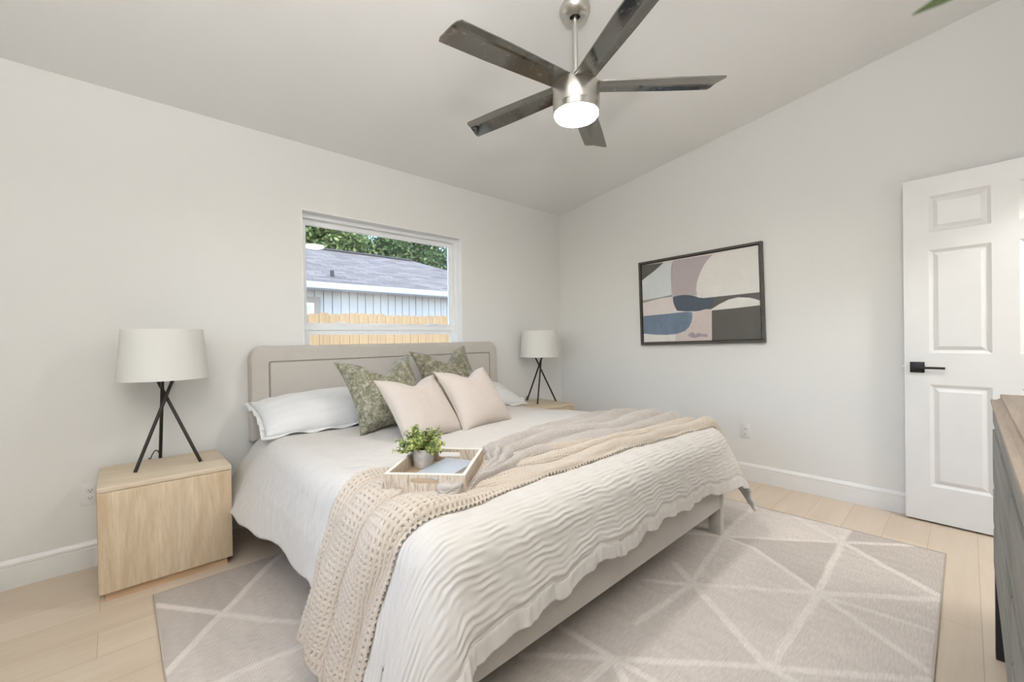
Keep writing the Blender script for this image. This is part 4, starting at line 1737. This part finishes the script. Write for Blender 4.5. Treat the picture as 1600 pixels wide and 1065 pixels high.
def m_roof():
    t = NT('grey_shingles')
    v = t.coord('UV')
    br = t.n('ShaderNodeTexBrick')
    br.offset = .5
    br.inputs['Color1'].default_value = (.15, .15, .15, 1)
    br.inputs['Color2'].default_value = (.9, .9, .9, 1)
    br.inputs['Mortar'].default_value = (.0, .0, .0, 1)
    br.inputs['Scale'].default_value = 1
    br.inputs['Mortar Size'].default_value = .012
    br.inputs['Brick Width'].default_value = .45
    br.inputs['Row Height'].default_value = .17
    t.l(v, br.inputs['Vector'])
    c = t.ramp(br.outputs['Color'], [(0, lin(62, 57, 52)), (.3, lin(98, 91, 84)), (.95, lin(126, 118, 110))])
    n = t.noise(v, 6, 4)
    t.base(t.mix(t.math('MULTIPLY', n, .4), c, lin(112, 104, 97)))
    t.set(Roughness=.9)
    t.bump(br.outputs['Fac'], -.4, .02)
    return t.m


def make_house():
    o = thing('neighbor_house', (1.5, 8, GZ), 'neighbouring house with grey hip shingle roof and pale vertical siding', 'house')
    x0, x1, y0, y1, ze = -8.0, 7.75, 7.3, 14.5, 2.36
    SID = plain('pale_siding', lin(160, 158, 155), .7)
    # siding wall: grooved boards
    bm = bmesh.new()
    bw = .205
    n = int((x1 - x0) / bw)
    for k in range(n):
        a = x0 + k * bw
        b = a + bw
        prof = [(a, 0.02), (a + .014, 0.02), (a + .016, 0), (b, 0)]
        lo = [bm.verts.new((x, y0 + d, GZ)) for x, d in prof]
        hi = [bm.verts.new((x, y0 + d, ze)) for x, d in prof]
        for i in range(3):
            bm.faces.new((lo[i], lo[i + 1], hi[i + 1], hi[i]))
        lo2 = bm.verts.new((b, y0 + .02, GZ))
        hi2 = bm.verts.new((b, y0 + .02, ze))
        bm.faces.new((lo[3], lo2, hi2, hi[3]))
    xe = x0 + n * bw
    add_box(bm, x0, xe, y0 + .02, y1, GZ, ze)
    bm_obj('siding_wall', bm, SID, o)
    # roof
    ov = .35
    ax0, ax1, ay0, ay1 = x0 - ov, x1 + ov, y0 - ov, y1 + ov
    zr = ze + .10
    run = (ay1 - ay0) / 2
    zt_ = zr + run * .405
    ym = (ay0 + ay1) / 2
    rx0, rx1 = ax0 + run, ax1 - run + .25
    V = [(ax0, ay0, zr), (ax1, ay0, zr), (ax1, ay1, zr), (ax0, ay1, zr), (rx0 - 3.2, ym, zt_), (rx1, ym, zt_)]
    me = bpy.data.meshes.new('roof')
    me.from_pydata(V, [], [(0, 1, 5, 4), (1, 2, 5), (2, 3, 4, 5), (3, 0, 4), (0, 3, 2, 1)])
    ul = me.uv_layers.new(name='UVMap')
    for p in me.polygons:
        for li in p.loop_indices:
            v = me.vertices[me.loops[li].vertex_index].co
            ul.data[li].uv = (v.x, math.hypot(v.y - ay0, v.z - zr)) if p.index in (0, 2) else (v.y, math.hypot(v.x - ax1, v.z - zr))
    ro = bpy.data.objects.new('roof', me)
    COL.objects.link(ro)
    me.materials.append(m_roof())
    ro.parent = o
    box('ridge_cap', rx0 - 3.2, rx1, ym - .12, ym + .12, zt_ - .03, zt_ + .035, plain('ridge_shingle', lin(70, 68, 68), .9), o, .03)
    gut = plain('white_gutter', lin(158, 160, 163), .4)
    box('gutter', ax0, ax1, ay0 - .11, ay0 + .01, ze - .03, zr + .015, gut, o, .02)
    box('soffit', ax0, ax1, ay0 + .01, y0, ze - .03, ze + .02, gut, o)
    TAN = plain('tan_window_trim', lin(134, 124, 114), .7)
    wx0, wx1, wz0, wz1 = -1.6, -.22, 1.0, 2.03
    bm = bmesh.new()
    t = .14
    add_box(bm, wx0 - t, wx1 + t, y0 - .03, y0 + .005, wz1, wz1 + t)
    add_box(bm, wx0 - t, wx1 + t, y0 - .03, y0 + .005, wz0 - t, wz0)
    add_box(bm, wx0 - t, wx0, y0 - .03, y0 + .005, wz0, wz1)
    add_box(bm, wx1, wx1 + t, y0 - .03, y0 + .005, wz0, wz1)
    wt = bm_obj('window_trim', bm, TAN, o)
    bm = bmesh.new()
    add_box(bm, wx0, wx0 + .06, y0 - .015, y0 + .005, wz0, wz1)
    add_box(bm, wx1 - .06, wx1, y0 - .015, y0 + .005, wz0, wz1)
    add_box(bm, wx0 + .06, wx1 - .06, y0 - .015, y0 + .005, wz1 - .06, wz1)
    add_box(bm, wx0 + .06, wx1 - .06, y0 - .015, y0 + .005, wz0, wz0 + .06)
    bm_obj('sash', bm, VINYL, wt)
    pg = NT('dim_pane')
    pg.base((.35, .40, .44, 1))
    pg.set(Roughness=.08)
    box('pane', wx0 + .06, wx1 - .06, y0 - .005, y0 + .004, wz0 + .06, wz1 - .06, pg.m, wt)
    tube('vent_pipe', [(.33, 7.62, zr + .15), (.33, 7.62, zr + .42)], .045, BLACK, o)
    under(o)


make_house()

TREE_LEAF = [m_leaf('oak_leaf_dark', [(0, lin(34, 52, 32)), (.5, lin(64, 86, 48)), (1, lin(118, 132, 82))]),
             m_leaf('oak_leaf_light', [(0, lin(50, 70, 40)), (.5, lin(94, 112, 62)), (1, lin(154, 160, 108))])]
BARK = plain('tree_bark', (.16, .13, .10, 1), .9)


def make_tree(x, y, h, r, label, seed, mat, nleaf=5200, ls=.22):
    o = thing('tree', (x, y, GZ), label, 'tree', 'trees behind the neighbouring roof')
    rng = np.random.RandomState(seed)
    # clumps on an ellipsoid crown
    ncl = 70
    d = rng.normal(size=(ncl, 3))
    d /= np.linalg.norm(d, axis=1, keepdims=True)
    cl = d * np.array([r, r, h * .36]) * rng.uniform(.55, 1.0, (ncl, 1)) + np.array([0, 0, h * .6])
    ci = rng.randint(0, ncl, nleaf)
    p = cl[ci] + rng.normal(size=(nleaf, 3)) * r * .20
    a = rng.normal(size=(nleaf, 3))
    a /= np.linalg.norm(a, axis=1, keepdims=True)
    b = np.cross(a, rng.normal(size=(nleaf, 3)))
    b /= np.linalg.norm(b, axis=1, keepdims=True)
    s = rng.uniform(.5, 1.0, (nleaf, 1)) * ls
    q = np.stack([p - a * s * .5, p + b * s * .28, p + a * s * .5, p - b * s * .28], 1).reshape(-1, 3)
    f = np.arange(nleaf * 4).reshape(-1, 4)
    mesh_obj('foliage', q, f, mat, o)
    bm = bmesh.new()
    add_tube(bm, [(0, 0, 0), (.05, .02, h * .25), (.0, .05, h * .55)], [.22, .18, .08], 10)
    for k in range(0, ncl, 4):
        st = Vector((0, .03, h * .3))
        e = Vector(cl[k])
        add_tube(bm, [st, st.lerp(e, .5) + Vector((0, 0, .3)), e], [.07, .045, .015], 6)
    bm_obj('trunk', bm, BARK, o, True)


for i, (x, y, h, r, lb) in enumerate([
        (3.2, 17.7, 8.2, 2.3, 'pale leafy tree just behind the roof, at the left of the window view'),
        (8.3, 17.9, 8.0, 2.3, 'dark leafy tree just behind the roof, at the right of the window view'),
        (13.4, 18.2, 8.0, 2.3, 'leafy tree behind the roof hip, beyond the right window jamb'),
        (5.9, 23.3, 10.0, 2.5, 'leafy tree farther back, seen between the two nearer trees over the roof'),
        (11.2, 23.5, 10.0, 2.5, 'leafy tree farther back, over the low right end of the roof'),
        (.4, 23.4, 10.0, 2.5, 'leafy tree farther back, beyond the left window jamb')]):
    make_tree(x, y, h, r, lb, 60 + i, TREE_LEAF[1 if i in (0, 3) else 0], 24000 if i in (0, 1, 3, 4) else 8000, .28)
